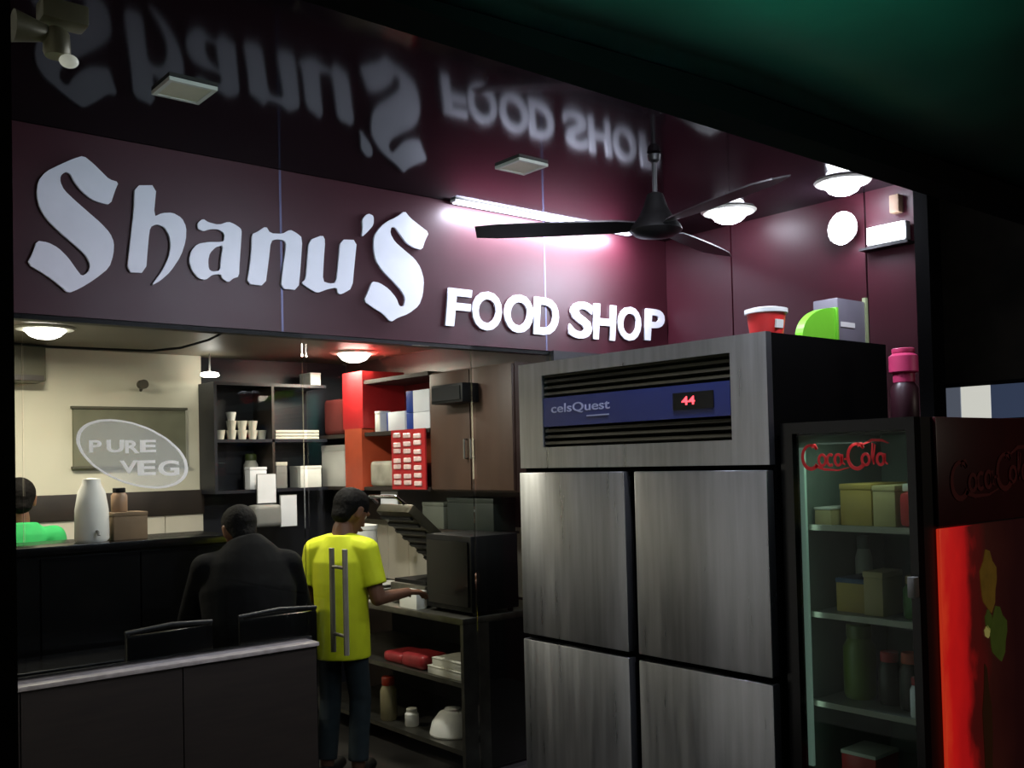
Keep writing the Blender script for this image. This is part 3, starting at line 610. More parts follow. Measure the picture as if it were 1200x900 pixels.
# ---------------------------------------------------------------- steel work counter in the kitchen
CX, CY0, CY1, CZ = 3.04, 4.08, 5.75, 0.79
ct = thing('work_counter', 'stainless steel work counter with open shelves along the right', 'counter', (3.3, 4.9, 0))
MB().box(CX, 3.70, CY0, CY1, CZ - 0.035, CZ, bevel=0.004).build('top', M_dullsteel, ct, smooth=True)
box('shelf', M_dullsteel, (CX + 0.01, 3.68, CY0 + 0.03, CY1, 0.43, 0.455), ct); box('shelf', M_dullsteel, (CX + 0.01, 3.68, CY0 + 0.03, CY1, 0.08, 0.105), ct)
MB().box(CX, CX + 0.17, CY0, CY0 + 0.025, 0, CZ - 0.035).build('end_panel', M_dullsteel, ct, label='dull steel end panel strip')
MB().box(CX + 0.17, 3.70, CY0, CY0 + 0.025, 0, CZ - 0.035).build('end_panel', M_black, ct, label='black end panel beside the steel strip')
box('back_panel', M_black, (3.68, 3.70, CY0 + 0.025, CY1, 0, CZ - 0.035), ct)
MB().box(CX, CX + 0.04, CY1 - 0.04, CY1, 0, CZ - 0.035).build('leg', M_dullsteel, ct)
# on the counter
bo = thing('black_oven', 'black box oven at the near end of the steel counter', 'oven', (3.3, 4.25, CZ))
MB().box(3.11, 3.43, 4.09, 4.50, CZ + 0.02, 1.21, bevel=0.008).build('body', M_black, bo, smooth=True)
box('door', M_blackgloss, (3.10, 3.112, 4.11, 4.48, CZ + 0.05, 1.18), bo)
for x in (3.16, 3.40):
    for y in (4.13, 4.46): MB().lathe([(0.015, 0), (0.015, 0.022)], (x, y, CZ), 10).build('foot', M_black, bo)
gp = thing('sandwich_grill', 'contact sandwich grill with its ribbed lid tilted open', 'grill', (3.35, 4.72, CZ))
MB().box(3.14, 3.58, 4.56, 4.92, CZ + 0.01, CZ + 0.12, bevel=0.012).build('base', M_dullsteel, gp, smooth=True)
MB().box(3.16, 3.56, 4.58, 4.90, CZ + 0.12, CZ + 0.14).build('hot_plate', M_black, gp)
lidt = ('Y', 0.95)
MB().box(3.0, 3.50, 4.57, 4.91, 1.155, 1.215, bevel=0.012, tilt=('Y', 0.72)).build('lid', mat('grill_lid', (86, 82, 68), 0.4, 0.6, vary=0.25), gp, smooth=True)
for k in range(7):
    u = -0.2 + k * 0.066
    c = Vector((3.25, 4.74, 1.185)) + Matrix.Rotation(0.72, 3, 'Y') @ Vector((u, 0, -0.036))
    MB().box(c.x - .012, c.x + .012, 4.585, 4.895, c.z - .006, c.z + .006, tilt=('Y', 0.72)).build('rib', M_black, gp)
MB().tube([(3.04, 4.60, 1.375), (2.99, 4.60, 1.415), (2.99, 4.88, 1.415), (3.04, 4.88, 1.375)], 0.010, 10).build('handle', M_chrome, gp, smooth=True)
M_plate = mat('plate_grey', (176, 174, 168), 0.35)
def plate(name, label, x, y, z, r, group=None, m=M_plate):
    o = MB().lathe([(r * .55, 0), (r * .62, .004), (r, .018), (r * .99, .021), (r * .6, .008), (0.002, .008)], (x, y, z), 26).build(name, m, smooth=True)
    return tag(o, label, 'plate', group)
for k in range(4): plate('plate', '%s grey steel plate in the pile before the working man' % ('bottom', 'second', 'third', 'top')[k], 3.22, 5.15, CZ + k * 0.022, 0.12, 'plates stacked on the steel counter')
carton('box', 'white box of wrappers on the steel counter by the grill', 'box', (3.10, 3.32, 4.36 + .14, 4.55, CZ, CZ + 0.07), M_offwhite) if False else None
t = thing('container', 'tall white food container standing behind the grill', 'container', (3.25, 5.35, CZ))
MB().tube([(3.25, 5.42, CZ), (3.25, 5.42, CZ + 0.40)], [0.12, 0.10], 20).build('body', M_white, t, smooth=True); MB().lathe([(0.105, 0.40), (0.105, 0.425), (0.03, 0.435)], (3.25, 5.42, CZ), 20).build('lid', M_white, t, smooth=True)
t = thing('chopping_board', 'pale chopping board with bread on the counter front edge', 'board', (3.14, 4.66, CZ))
t.location = (3.14, 5.0, CZ); OFF[t.name] = Vector(t.location)
MB().box(3.05, 3.2, 4.94, 5.02, CZ, CZ + 0.012, bevel=0.003).build('board', M_offwhite, t)
carton('carton', 'small white carton of wrappers beside the hand of the man in yellow', 'box', (3.06, 3.13, 4.53, 4.70, CZ, CZ + 0.10), M_white)
# lower shelves
def pouch(name, label, cat, b, m, group=None):
    o = MB().box(*b, bevel=0.03, seg=3).build(name, m, smooth=True); return tag(o, label, cat, group)
pouch('packet', 'red food packet on the middle shelf of the counter', 'packet', (3.07, 3.25, 4.50, 4.72, 0.456, 0.535), mat('packet_red', (150, 44, 48), 0.4, vary=0.3))
pouch('packet', 'second red packet further along the middle counter shelf', 'packet', (3.08, 3.28, 4.73, 4.92, 0.456, 0.515), mat('packet_red', (150, 44, 48), 0.4, vary=0.3))
carton('carton', 'lower flat white carton on the middle counter shelf', 'box', (3.07, 3.30, 4.14, 4.45, 0.456, 0.50), M_offwhite)
carton('carton', 'upper flat white carton lying on another on the counter shelf', 'box', (3.08, 3.30, 4.15, 4.42, 0.501, 0.545), M_offwhite)
t = thing('bowl', 'upturned white bowl on the lowest counter shelf', 'bowl', (3.2, 4.45, 0.106))
MB().lathe([(0.125, 0), (0.13, 0.01), (0.115, 0.07), (0.075, 0.12), (0.045, 0.13), (0.045, 0.14), (0.002, 0.14)], (3.21, 4.42, 0.106), 26).build('body', M_white, t, smooth=True)
jar('cup', 'small white cup left of the upturned bowl', 'cup', 3.14, 4.72, 0.106, 0.04, 0.10, M_white, M_offwhite)
jar('bottle', 'sauce bottle with red cap on the lowest counter shelf', 'bottle', 3.12, 4.93, 0.106, 0.05, 0.25, mat('bottle_tan', (120, 112, 84), 0.4), mat('cap_red', (140, 44, 26), 0.4))

# ---------------------------------------------------------------- shelf units along the kitchen walls
su = thing('shelf_unit', 'dark navy wall shelf unit in the far kitchen corner', 'shelves', (3.0, 6.25, 1.43))
box('back', M_navy, (2.58, 3.40, 6.39, 6.41, 1.43, 2.16), su); box('side', M_navy, (2.58, 2.60, 6.10, 6.39, 1.43, 2.16), su)
box('top', M_navy, (2.60, 3.40, 6.10, 6.39, 2.14, 2.16), su); box('divider', M_ledge, (2.985, 3.003, 6.10, 6.39, 1.43, 2.14), su)
box('shelf', M_navy, (2.60, 3.40, 6.10, 6.39, 1.765, 1.785), su); box('shelf', M_navy, (2.60, 3.40, 6.10, 6.39, 1.43, 1.45), su)
ru = thing('shelf_unit', 'red backed shelf unit with orange upright beside the brown cupboard', 'shelves', (3.55, 5.3, 1.43))
box('back', M_darkred, (3.72, 3.74, 4.86, 6.05, 1.43, 2.16), ru)
box('upright', M_red, (3.39, 3.72, 5.60, 5.86, 1.84, 2.22), ru, label='red upright panel'); box('upright', M_orange, (3.39, 3.72, 5.62, 5.84, 1.43, 1.84), ru, label='orange lower upright panel')
box('shelf', M_ledge, (3.40, 3.72, 4.86, 5.60, 1.785, 1.81), ru); box('shelf', M_ledge, (3.40, 3.72, 4.86, 6.05, 1.43, 1.452), ru); box('shelf', M_ledge, (3.40, 3.72, 5.86, 6.38, 1.785, 1.81), ru)
box('shelf', M_ledge, (3.40, 3.72, 6.05, 6.38, 1.43, 1.452), ru)
box('niche_back', M_orange, (3.70, 3.72, 4.9, 5.58, 1.60, 1.76), ru); box('top', M_ledge, (3.40, 3.72, 4.86, 5.60, 2.13, 2.155), ru)
cb = thing('cupboard', 'brown two-door wall cupboard above the black oven', 'cupboard', (3.55, 4.45, 1.43))
box('carcass', M_cup, (3.42, 3.74, 4.07, 4.85, 1.43, 2.14), cb)
for y0, y1, hy in ((4.075, 4.445, 4.42), (4.455, 4.845, 4.48)):
    d = MB().box(3.40, 3.42, y0, y1, 1.44, 2.13, bevel=0.003).build('door', M_cup, cb, smooth=True)
    MB().tube([(3.40, hy, 1.62), (3.375, hy, 1.62), (3.375, hy, 1.73), (3.40, hy, 1.73)], 0.006, 8).build('handle', M_dullsteel, d)
sp = thing('speaker', 'small black loudspeaker fixed high on the brown cupboard', 'speaker', (3.35, 4.5, 1.95))
MB().box(3.28, 3.398, 4.36, 4.66, 1.935, 2.045, bevel=0.008).build('cabinet', M_black, sp, smooth=True); MB().box(3.272, 3.282, 4.375, 4.645, 1.95, 2.03, bevel=0.004).build('grille', mat('speaker_cloth', (18, 18, 18), 0.9), sp)

# white things in the navy shelf
def cup(label, x, y, z, r, h, group, m=M_white):
    o = MB().lathe([(r * .7, 0), (r, h), (r * .94, h), (r * .66, .006), (0.002, .006)], (x, y, z), 16).build('cup', m, smooth=True); return tag(o, label, 'cup', group)
ORD = ('leftmost', 'second', 'third', 'fourth', 'rightmost')
for k, x in enumerate((2.66, 2.74, 2.815, 2.89, 2.955)):
    cup('%s white cup of the lower row on the navy shelf' % ORD[k], x, 6.2, 1.786, 0.035, 0.062, 'white cups on the navy shelf', M_offwhite)
for k, x in enumerate((2.74, 2.815, 2.89)):
    cup('%s white cup of the upper row on the navy shelf' % ('left', 'middle', 'right')[k], x, 6.2, 1.849, 0.035, 0.062, 'white cups on the navy shelf', M_offwhite)
cup('topmost white cup of the stack on the navy shelf', 2.74, 6.2, 1.913, 0.034, 0.055, 'white cups on the navy shelf')
for k in range(3):
    o = MB().box(3.03, 3.36, 6.14, 6.34, 1.786 + k * 0.022, 1.804 + k * 0.022, bevel=0.004).build('tray', M_offwhite, smooth=True)
    tag(o, '%s flat white tray in the pile right of the cups' % ('bottom', 'middle', 'top')[k], 'tray', 'white trays on the navy shelf')
carton('box', 'white box high on the shelf against the red upright', 'box', (3.30, 3.38, 6.14, 6.3, 2.162, 2.25), M_white)
carton('box', 'tall white box standing next to the orange upright', 'box', (3.42, 3.62, 5.90, 6.22, 1.453, 1.74), M_white)
carton('box', 'smaller white box left of the tall white box', 'box', (3.20, 3.36, 6.12, 6.28, 1.451, 1.60), M_white)
pouch('bag', 'brownish red bag on the shelf left of the red upright', 'bag', (3.43, 3.60, 5.92, 6.20, 1.812, 2.06), mat('bag_red', (134, 60, 58), 0.6))
t = jar('bottle', 'white bottle with green cap beside the brownish red bag', 'bottle', 3.42, 5.89, 2.07, 0.001, 0.001, M_white, M_white) if False else None
carton('box', 'white notice box at the left of the lower navy shelf', 'box', (2.83, 2.95, 6.12, 6.2, 1.452, 1.60), M_paper)
carton('box', 'slim pale box right of the notice box', 'box', (3.02, 3.10, 6.12, 6.2, 1.452, 1.63), M_grey, lidm=M_offwhite)
jar('jar', 'green topped jar behind the notice box', 'jar', 2.92, 6.30, 1.451, 0.05, 0.24, M_offwhite, mat('olive_cap2', (70, 82, 40), 0.5))
# white sheets hanging under the shelves
def sheet(label, b, frame=True):
    t = thing('notice', label, 'notice', ((b[0] + b[1]) / 2, (b[2] + b[3]) / 2, b[4]))
    box('sheet', M_paper, b, t); box('holder', M_grey, (b[0] - .004, b[1] + .004, b[3], b[3] + .006, b[4] - .004, b[5] + .004), t)
    return t
sheet('white notice hanging below the left of the navy shelf', (2.86, 2.99, 6.07, 6.075, 1.36, 1.55))
sheet('white payment card hanging below the navy shelf', (3.0, 3.115, 6.02, 6.025, 1.20, 1.405))
sheet('small white card under the shelf left of the sandwich grill', (3.385, 3.39, 5.02, 5.19, 1.28, 1.39)) if False else None
carton('canister', 'small white canister on the ledge behind the man', 'canister', (3.63, 3.70, 5.55, 5.72, 1.221 + 0.212, 1.56), M_paper) if False else None
sc = thing('notice', 'small white card hanging under the red shelf', 'notice', (3.42, 5.3, 1.28)); box('sheet', M_paper, (3.42, 3.425, 5.26, 5.45, 1.275, 1.405), sc); box('holder', M_grey, (3.425, 3.43, 5.255, 5.455, 1.27, 1.425), sc)
pouch('bag', 'pale grey bag below the left white notice', 'bag', (2.80, 2.99, 5.98, 6.12, 1.205, 1.35), M_grey)
# goods in the red unit
M_blue = mat('box_royal_blue', (28, 62, 150), 0.45)
def bluebox(label, b, frac=0.3):
    t = thing('carton', label, 'box', ((b[0] + b[1]) / 2, (b[2] + b[3]) / 2, b[4])); ys = b[3] - (b[3] - b[2]) * frac
    box('carton', M_paper, (b[0], b[1], b[2], ys, b[4], b[5]), t, bevel=0.003); box('band', M_blue, (b[0], b[1], ys, b[3], b[4], b[5]), t, bevel=0.003); return t
bluebox('upper white and blue carton on the red shelf', (3.42, 3.55, 4.88, 5.13, 1.915, 2.05)); bluebox('lower white and blue carton under the other one', (3.42, 3.55, 4.88, 5.13, 1.811, 1.913))
bluebox('low white carton left of the blue banded pair', (3.42, 3.52, 5.15, 5.36, 1.811, 1.93), 0.08); carton('carton', 'narrow white box at the left of the red shelf', 'box', (3.42, 3.5, 5.44, 5.50, 1.811, 1.945), M_white)
pouch('bag', 'crumpled grey white bag in the lower niche of the red unit', 'bag', (3.42, 3.62, 5.22, 5.58, 1.453, 1.62), mat('bag_greywhite', (176, 172, 158), 0.6, vary=0.3, bump=0.5))
rk = thing('sachet_board', 'red hanging board carrying rows of white labelled sachets', 'board', (3.37, 5.05, 1.43))
box('board', M_red, (3.375, 3.385, 4.87, 5.24, 1.44, 1.81), rk)
M_sach = mat('sachet_label', (240, 205, 200), 0.4, vary=0.25, scale=30)
for r in range(7):
    for c in range(3):
        y = 4.905 + c * 0.112; z = 1.462 + r * 0.049 + 0.006 * math.sin(r * 3 + c)
        MB().box(3.362, 3.375, y, y + 0.074, z, z + 0.029, bevel=0.004, seg=1).build('sachet', M_sach, rk)
# boxes on the ledge under the cupboards
carton('box', 'grey green box under the brown cupboard', 'box', (3.45, 3.61, 4.80, 5.02, 1.201, 1.36), mat('grey_green', (88, 92, 82), 0.5)); carton('box', 'dark green box under the brown cupboard', 'box', (3.45, 3.61, 4.32, 4.76, 1.201, 1.39), mat('dark_green2', (30, 38, 33), 0.5))
struct(box('trim_3', M_ledge, (3.44, 3.62, 4.30, 5.03, 1.185, 1.20)))

# ---------------------------------------------------------------- back counter and left part of the kitchen
bc = thing('service_counter', 'long black fronted counter before the cream back wall', 'counter', (1.3, 5.2, 0))
MB().box(0.3, 2.22, 5.0, 5.45, 1.205, 1.245, bevel=0.004).build('top', M_blackgloss, bc, smooth=True); box('front', M_black, (0.3, 2.20, 5.03, 5.43, 0.08, 1.205), bc); box('plinth', M_black, (0.3, 2.18, 5.08, 5.40, 0, 0.08), bc)
for k in range(4): box('panel', M_blackgloss, (0.32 + k * 0.47, 0.32 + k * 0.47 + 0.46, 5.016, 5.031, 0.1, 1.19), bc)
t = thing('urn', 'tall white tapered urn on the black counter', 'urn', (1.535, 5.16, 1.245))
MB().lathe([(0.07, 0), (0.082, 0.015), (0.080, 0.16), (0.065, 0.25), (0.045, 0.29), (0.042, 0.315), (0.002, 0.32)], (1.535, 5.16, 1.245), 26).build('body', M_white, t, smooth=True)
MB().tube([(1.535, 5.085, 1.30), (1.535, 5.055, 1.295), (1.535, 5.05, 1.28)], 0.008, 10).build('tap', M_grey, t, smooth=True)
carton('carton', 'brown carton on the black counter beside the white urn', 'box', (1.63, 1.80, 5.12, 5.27, 1.245, 1.385), mat('brown_carton', (112, 92, 70), 0.7, vary=0.15))
jar('kettle', 'black topped pot standing on the brown carton', 'pot', 1.68, 5.19, 1.385, 0.040, 0.125, mat('pot_tan', (140, 112, 88), 0.5), M_black)
t = thing('wall_panel', 'grey green hatch panel on the cream back wall', 'panel', (2.12, 6.34, 1.64))
M_hatch = mat('hatch_green', (112, 112, 92), 0.6, vary=0.12)
box('panel', M_hatch, (1.78, 2.48, 6.325, 6.349, 1.63, 1.985), t)
for b in ((1.77, 2.49, 1.985, 2.0), (1.77, 2.49, 1.615, 1.63)): box('rail', mat('hatch_frame', (80, 78, 64), 0.6), (b[0], b[1], 6.31, 6.349, b[2], b[3]), t)
t = thing('wall_unit', 'dark olive box unit high on the left of the cream wall', 'box', (1.40, 6.3, 2.12))
MB().box(1.1, 1.585, 6.15, 6.349, 2.13, 2.335, bevel=0.012).build('casing', mat('olive_casing', (84, 82, 66), 0.5), t, smooth=True); box('flap', M_ledge, (1.12, 1.57, 6.142, 6.151, 2.135, 2.165), t)
t = thing('security_camera', 'small dark bullet camera on the cream wall', 'camera', (2.18, 6.3, 2.12))
MB().lathe([(0.03, 0), (0.03, 0.05), (0.024, 0.06)], (0, 0, 0), 14, 'Y').build('body', mat('camera_brown', (70, 64, 50), 0.5), t, smooth=True)
t.children[0].location = (0, -0.07, 0.02); 
# keep the body where the bracket is
t.children[0].data.transform(Matrix.Translation(Vector((2.18, 6.3, 2.12)))) ; t.children[0].data.transform(Matrix.Rotation(0.0, 4, 'Z'))
MB().tube([(2.20, 6.35, 2.11), (2.19, 6.29, 2.135)], 0.010, 8).build('bracket', M_ledge, t)
t = thing('wall_lamp', 'small white round lamp hanging at the right end of the cream wall', 'lamp', (2.6, 6.2, 2.2))
MB().lathe([(0.02, 0.02), (0.055, 0.012), (0.06, -0.004), (0.05, -0.012), (0.002, -0.014)], (2.59, 6.18, 2.21), 20).build('shade', M_ledw, t, smooth=True); MB().tube([(2.59, 6.18, 2.225), (2.59, 6.18, 2.35)], 0.006, 8).build('stem', M_grey, t)
MB_c = MB().tube([(2.30, 4.9, 2.345), (2.17, 4.9, 2.33), (2.05, 4.9, 2.265), (1.9, 4.9, 2.215), (1.75, 4.9, 2.192), (1.5, 4.9, 2.188), (1.28, 4.9, 2.186), (0.9, 4.9, 2.2), (0.7, 4.9, 2.345)], 0.006, 8)
tag(MB_c.build('cable', M_black, smooth=True), 'black cable sagging under the kitchen ceiling', 'cable')
# kitchen downlights
downlight(1.40, 5.45, 2.35, 'round white kitchen downlight at the far left', True, M_ledw, 25, WARM, 0.12, dome=0.06)
downlight(3.38, 5.68, 2.35, 'round white kitchen downlight above the red upright', True, M_ledw, 28, WARM, 0.13, dome=0.07)
lamp('kitchen_fill', 'AREA', (2.55, 4.55, 2.28), 22, (1.0, 0.95, 0.85), 0.15, (2.55, 4.6, 0)); downlight(2.55, 4.55, 2.35, 'added unseen kitchen downlight above the man in yellow', True, M_ledw, 0)  # fill lamp and its fitting, added to brighten the man
# dark dining chairs and a table inside the glass on the left
M_rail = mat('dark_rail', (42, 42, 44), 0.5, 0.7)
def chair(x, y, rot, label):
    t = thing('dining_chair', label, 'chair', (x, y, 0)); c, s = math.cos(rot), math.sin(rot)
    def Q(a, b, z): return (x + a * c - b * s, y + a * s + b * c, z)
    q = MB(); q.box(-.2, .2, -.2, .2, .44, .48, bevel=.015)
    for v in q.bm.verts: v.co = Vector(Q(*v.co))
    q.build('seat', M_blackgloss, t, smooth=True)
    q = MB(); q.box(-.19, .19, -.215, -.185, .58, .93, bevel=.014)
    for v in q.bm.verts: v.co = Vector(Q(*v.co))
    q.build('backrest', M_blackgloss, t, smooth=True)
    MB().tube([Q(-.19, -.2, .94), Q(0, -.215, .955), Q(.19, -.2, .94)], 0.010, 10).build('top_rail', M_rail, t, smooth=True, label='metal top rail')
    for a, b, h in ((-.18, -.2, .94), (.18, -.2, .94), (-.18, .18, .44), (.18, .18, .44)): MB().tube([Q(a, b, 0), Q(a, b, h)], 0.011, 8).build('leg', M_rail, t, smooth=True)
chair(2.03, 4.32, 0.0, 'black chair with metal rail carrying the person in black')
chair(1.50, 4.28, 0.1, 'black dining chair left of the person in black')
tb = thing('dining_table', 'dark dining table behind the low partition wall', 'table', (1.35, 4.72, 0))
MB().box(0.95, 1.70, 4.55, 4.92, 0.72, 0.75, bevel=.006).build('table_top', M_blackgloss, tb); MB().tube([(1.35, 4.74, 0.02), (1.35, 4.74, 0.72)], 0.03).build('pedestal', M_black, tb); MB().lathe([(0.22, 0), (0.22, .015), (0.04, .03)], (1.35, 4.74, 0), 24).build('foot', M_black, tb)

# ---------------------------------------------------------------- people
def remesh(mb, name, m, parent, voxel=0.007, smooth=3, label=None):
    o = mb.build(name, m, parent, smooth=True, label=label)
    r = o.modifiers.new('r', 'REMESH'); r.mode = 'VOXEL'; r.voxel_size = voxel
    s = o.modifiers.new('s', 'SMOOTH'); s.iterations = smooth; s.factor = 0.5
    dg = bpy.context.evaluated_depsgraph_get(); me = bpy.data.meshes.new_from_object(o.evaluated_get(dg))
    o.modifiers.clear(); old = o.data; o.data = me; bpy.data.meshes.remove(old); me.name = name
    me.polygons.foreach_set('use_smooth', [True] * len(me.polygons))
    if not me.materials: me.materials.append(m)
    return o
M_skin = mat('skin_brown', (112, 74, 54), 0.55, vary=0.06); M_hair = mat('black_hair', (10, 7, 6), 0.8, vary=0.4, scale=60, spec=0.15, bump=0.6)
M_eye = mat('eye_white', (205, 200, 192), 0.25); M_iris = mat('dark_iris', (22, 14, 10), 0.2); M_lip = mat('lips', (104, 58, 50), 0.5)

def hand(mb, wrist, along, palm_n, curl=0.5, thumb_side=1):
    """Palm and five bent fingers appended to the body mesh."""
    a = Vector(along).normalized(); nrm = Vector(palm_n); nrm = (nrm - a * nrm.dot(a)).normalized(); sd = a.cross(nrm) * thumb_side
    w = Vector(wrist)
    mb.caps(w, w + a * 0.075, (0.026, 0.016), (0.036, 0.015), 12, side=sd)
    for k, (off, ln) in enumerate(((0.028, 0.068), (0.009, 0.076), (-0.010, 0.070), (-0.028, 0.054))):
        p0 = w + a * 0.075 + sd * off; ang = 0.0; pts = [p0]; d = a
        for j, f in enumerate((0.45, 0.31, 0.24)):
            ang += curl * (0.5 if j == 0 else 0.75)
            d = (a * math.cos(ang) + nrm * math.sin(ang)).normalized(); pts.append(pts[-1] + d * ln * f)
        for j in range(3): mb.caps(pts[j], pts[j + 1], 0.0092 - j * 0.0008, 0.0086 - j * 0.0008, 8)
    q0 = w + a * 0.022 + sd * 0.026; q1 = q0 + (a * 0.6 + sd * 0.7 + nrm * 0.3).normalized() * 0.035; q2 = q1 + (a * 0.85 + sd * 0.2 + nrm * 0.5).normalized() * 0.03
    mb.caps(q0, q1, 0.012, 0.0105, 8); mb.caps(q1, q2, 0.0105, 0.0088, 8)

def head_parts(mb, hc, f, up):
    """Skull, jaw, nose, ears and brow appended to the body; returns the frame."""
    f = Vector(f).normalized(); up = Vector(up); up = (up - f * up.dot(f)).normalized(); r = f.cross(up)
    P = lambda a, b, c: Vector(hc) + r * a + f * b + up * c
    mb.caps(P(0, -0.018, 0.02), P(0, 0.012, 0.02), (0.075, 0.088), (0.073, 0.088), 18, side=r)
    mb.caps(P(0, 0.03, -0.03), P(0, 0.045, -0.085), (0.058, 0.058), (0.034, 0.03), 14, side=r)
    mb.caps(P(0, 0.095, 0.01), P(0, 0.104, -0.028), 0.009, 0.0125, 10)                      # nose
    mb.caps(P(-0.035, 0.083, 0.025), P(0.035, 0.083, 0.025), 0.014, 0.014, 10)            # brow
    mb.caps(P(-0.018, 0.086, -0.062), P(0.018, 0.086, -0.062), 0.011, 0.011, 10)          # mouth
    for s in (-1, 1): mb.caps(P(s * 0.078, -0.012, 0.02), P(s * 0.074, -0.006, -0.028), (0.010, 0.022), (0.008, 0.014), 10, side=r)
    return P, r, f, up
def face_bits(P, t, body):
    for s in (-1, 1):
        e = MB().ball(P(s * 0.032, 0.070, 0.004), 0.012, 12, 8).build('eye', M_eye, t, smooth=True)
        MB().ball(P(s * 0.032, 0.0785, 0.004), 0.0055, 10, 6).build('iris', M_iris, e, smooth=True)
    MB().caps(P(-0.018, 0.0965, -0.063), P(0.018, 0.0965, -0.063), 0.0045, 0.0045, 8).build('lips', M_lip, t, smooth=True)
def hair_cap(P, r, t, m=None):
    mb = MB()
    mb.caps(P(0, -0.034, 0.036), P(0, 0.006, 0.046), (0.083, 0.090), (0.080, 0.088), 18, side=r)
    mb.caps(P(0, -0.060, -0.035), P(0, -0.050, 0.02), (0.062, 0.044), (0.078, 0.06), 14, side=r)
    remesh(mb, 'hair', m or M_hair, t, 0.008, 2)

# --- man in the yellow shirt, seen from behind, working at the counter
f = Vector((0.80, 0.60, 0)).normalized(); r = Vector((0.60, -0.80, 0)).normalized(); C = Vector((2.555, 4.47, 0))
def B(a, b, z): return C + r * a + f * b + Vector((0, 0, z))
man = thing('person', 'person in a bright yellow T-shirt and dark jeans seen from behind', 'person', (C.x, C.y, 0))
HP = {s: B(s * 0.072, 0, 0.72) for s in (-1, 1)}; KN = {s: B(s * 0.082, 0.03, 0.40) for s in (-1, 1)}; AN = {s: B(s * 0.085, -0.02, 0.075) for s in (-1, 1)}
SH = {s: B(s * 0.138, 0.01, 1.155) for s in (-1, 1)}
EL = {1: B(0.200, 0.0, 0.915), -1: B(-0.185, 0.0, 0.92)}; WR = {1: B(0.300, 0.17, 0.925), -1: B(-0.12, 0.20, 0.90)}
mb = MB()
for z0, z1, a0, a1 in ((0.70, 0.86, (.128, .098), (.120, .09)), (0.86, 1.02, (.120, .09), (.132, .098)), (1.02, 1.15, (.132, .098), (.128, .085))):
    mb.caps(B(0, 0, z0), B(0, 0.005, z1), a0, a1, 18, side=r)
mb.caps(B(0, 0.015, 1.17), B(0, 0.035, 1.27), (.062, .06), (.052, .052), 14, side=r)
for s in (-1, 1):
    mb.caps(B(s * .05, 0.01, 1.185), SH[s], .055, .055); mb.caps(SH[s], EL[s], .049, .039); mb.caps(EL[s], WR[s], .038, .025)
    mb.caps(HP[s], KN[s], .060, .050); mb.caps(KN[s], AN[s], .054, .036); mb.caps(AN[s] + Vector((0, 0, -.035)), AN[s] + f * .14 + Vector((0, 0, -.045)), (.036, .03), (.034, .025))
hand(mb, WR[1], (WR[1] - EL[1]) + Vector((0, 0, -0.03)), (0, 0, -1), 0.5, 1); hand(mb, WR[-1], f * 0.9 + r * 0.4 + Vector((0, 0, -0.15)), (0, 0, -1), 0.55, -1)
hf = (f * 0.80 + r * 0.35 + Vector((0, 0, -0.42)))
P, hr, _, _ = head_parts(mb, B(0.03, 0.08, 1.35), hf, (0, 0, 1))
remesh(mb, 'body', M_skin, man, 0.006, 2); face_bits(P, man, None); hair_cap(P, hr, man)
M_yshirt = mat('yellow_shirt', (214, 222, 24), 0.75, vary=0.06, scale=20, bump=0.2); M_jean = mat('dark_jeans', (30, 42, 48), 0.8, vary=0.25, scale=25)
mb = MB()
mb.tube([B(0, 0, .615), B(0, 0, .75), B(0, 0, .88), B(0, 0, 1.0), B(0, 0.005, 1.10), B(0, 0.008, 1.17), B(0, 0.016, 1.235)], [(.150, .122), (.148, .120), (.142, .112), (.150, .114), (.155, .110), (.135, .09), (.082, .074)], 26, side=r)
for s in (-1, 1):
    m_ = SH[s].lerp(EL[s], 0.72); mb.caps(B(s * .05, 0.012, 1.185), SH[s] + Vector((0, 0, .004)), .066, .068, 14); mb.tube([SH[s].lerp(EL[s], -0.05), SH[s].lerp(EL[s], .35), m_], [.068, .066, .066], 16)
remesh(mb, 'shirt', M_yshirt, man, 0.007, 3)
mb = MB(); mb.caps(B(0, 0, .70), B(0, 0, .78), (.132, .104), (.126, .098), 20, side=r)
for s in (-1, 1): mb.tube([HP[s] + Vector((0, 0, .04)), HP[s] + Vector((0, 0, -.1)), KN[s], AN[s] + Vector((0, 0, .02))], [.066, .066, .057, .052], 16)
remesh(mb, 'jeans', M_jean, man, 0.008, 2)
mb = MB()
for s in (-1, 1): mb.caps(AN[s] + f * -.02 + Vector((0, 0, -.035)), AN[s] + f * .15 + Vector((0, 0, -.038)), (.043, .036), (.042, .034))
remesh(mb, 'shoes', M_black, man, 0.008, 2)

# --- person in black seated behind the low wall, back to the street
f = Vector((0.35, 0.94, 0)).normalized(); r = Vector((0.94, -0.35, 0)).normalized(); C = Vector((2.03, 4.42, 0))
pb = thing('person', 'person in black clothes hunched on a chair behind the low wall', 'person', (C.x, C.y, 0))
SH = {s: B(s * 0.19, 0.10, 1.115) for s in (-1, 1)}; EL = {s: B(s * 0.27, 0.20, 0.86) for s in (-1, 1)}; WR = {s: B(s * 0.10, 0.42, 0.80) for s in (-1, 1)}
HP = {s: B(s * 0.09, 0.02, 0.56) for s in (-1, 1)}; KN = {s: B(s * 0.12, 0.42, 0.54) for s in (-1, 1)}; AN = {s: B(s * 0.12, 0.40, 0.08) for s in (-1, 1)}
mb = MB()
mb.caps(B(0, 0, .58), B(0, .0, .80), (.16, .11), (.16, .11), 16, side=r); mb.caps(B(0, .0, .80), B(0, .09, 1.06), (.16, .11), (.17, .10), 16, side=r); mb.caps(B(-.01, .12, 1.10), B(-.02, .16, 1.20), .055, .05)
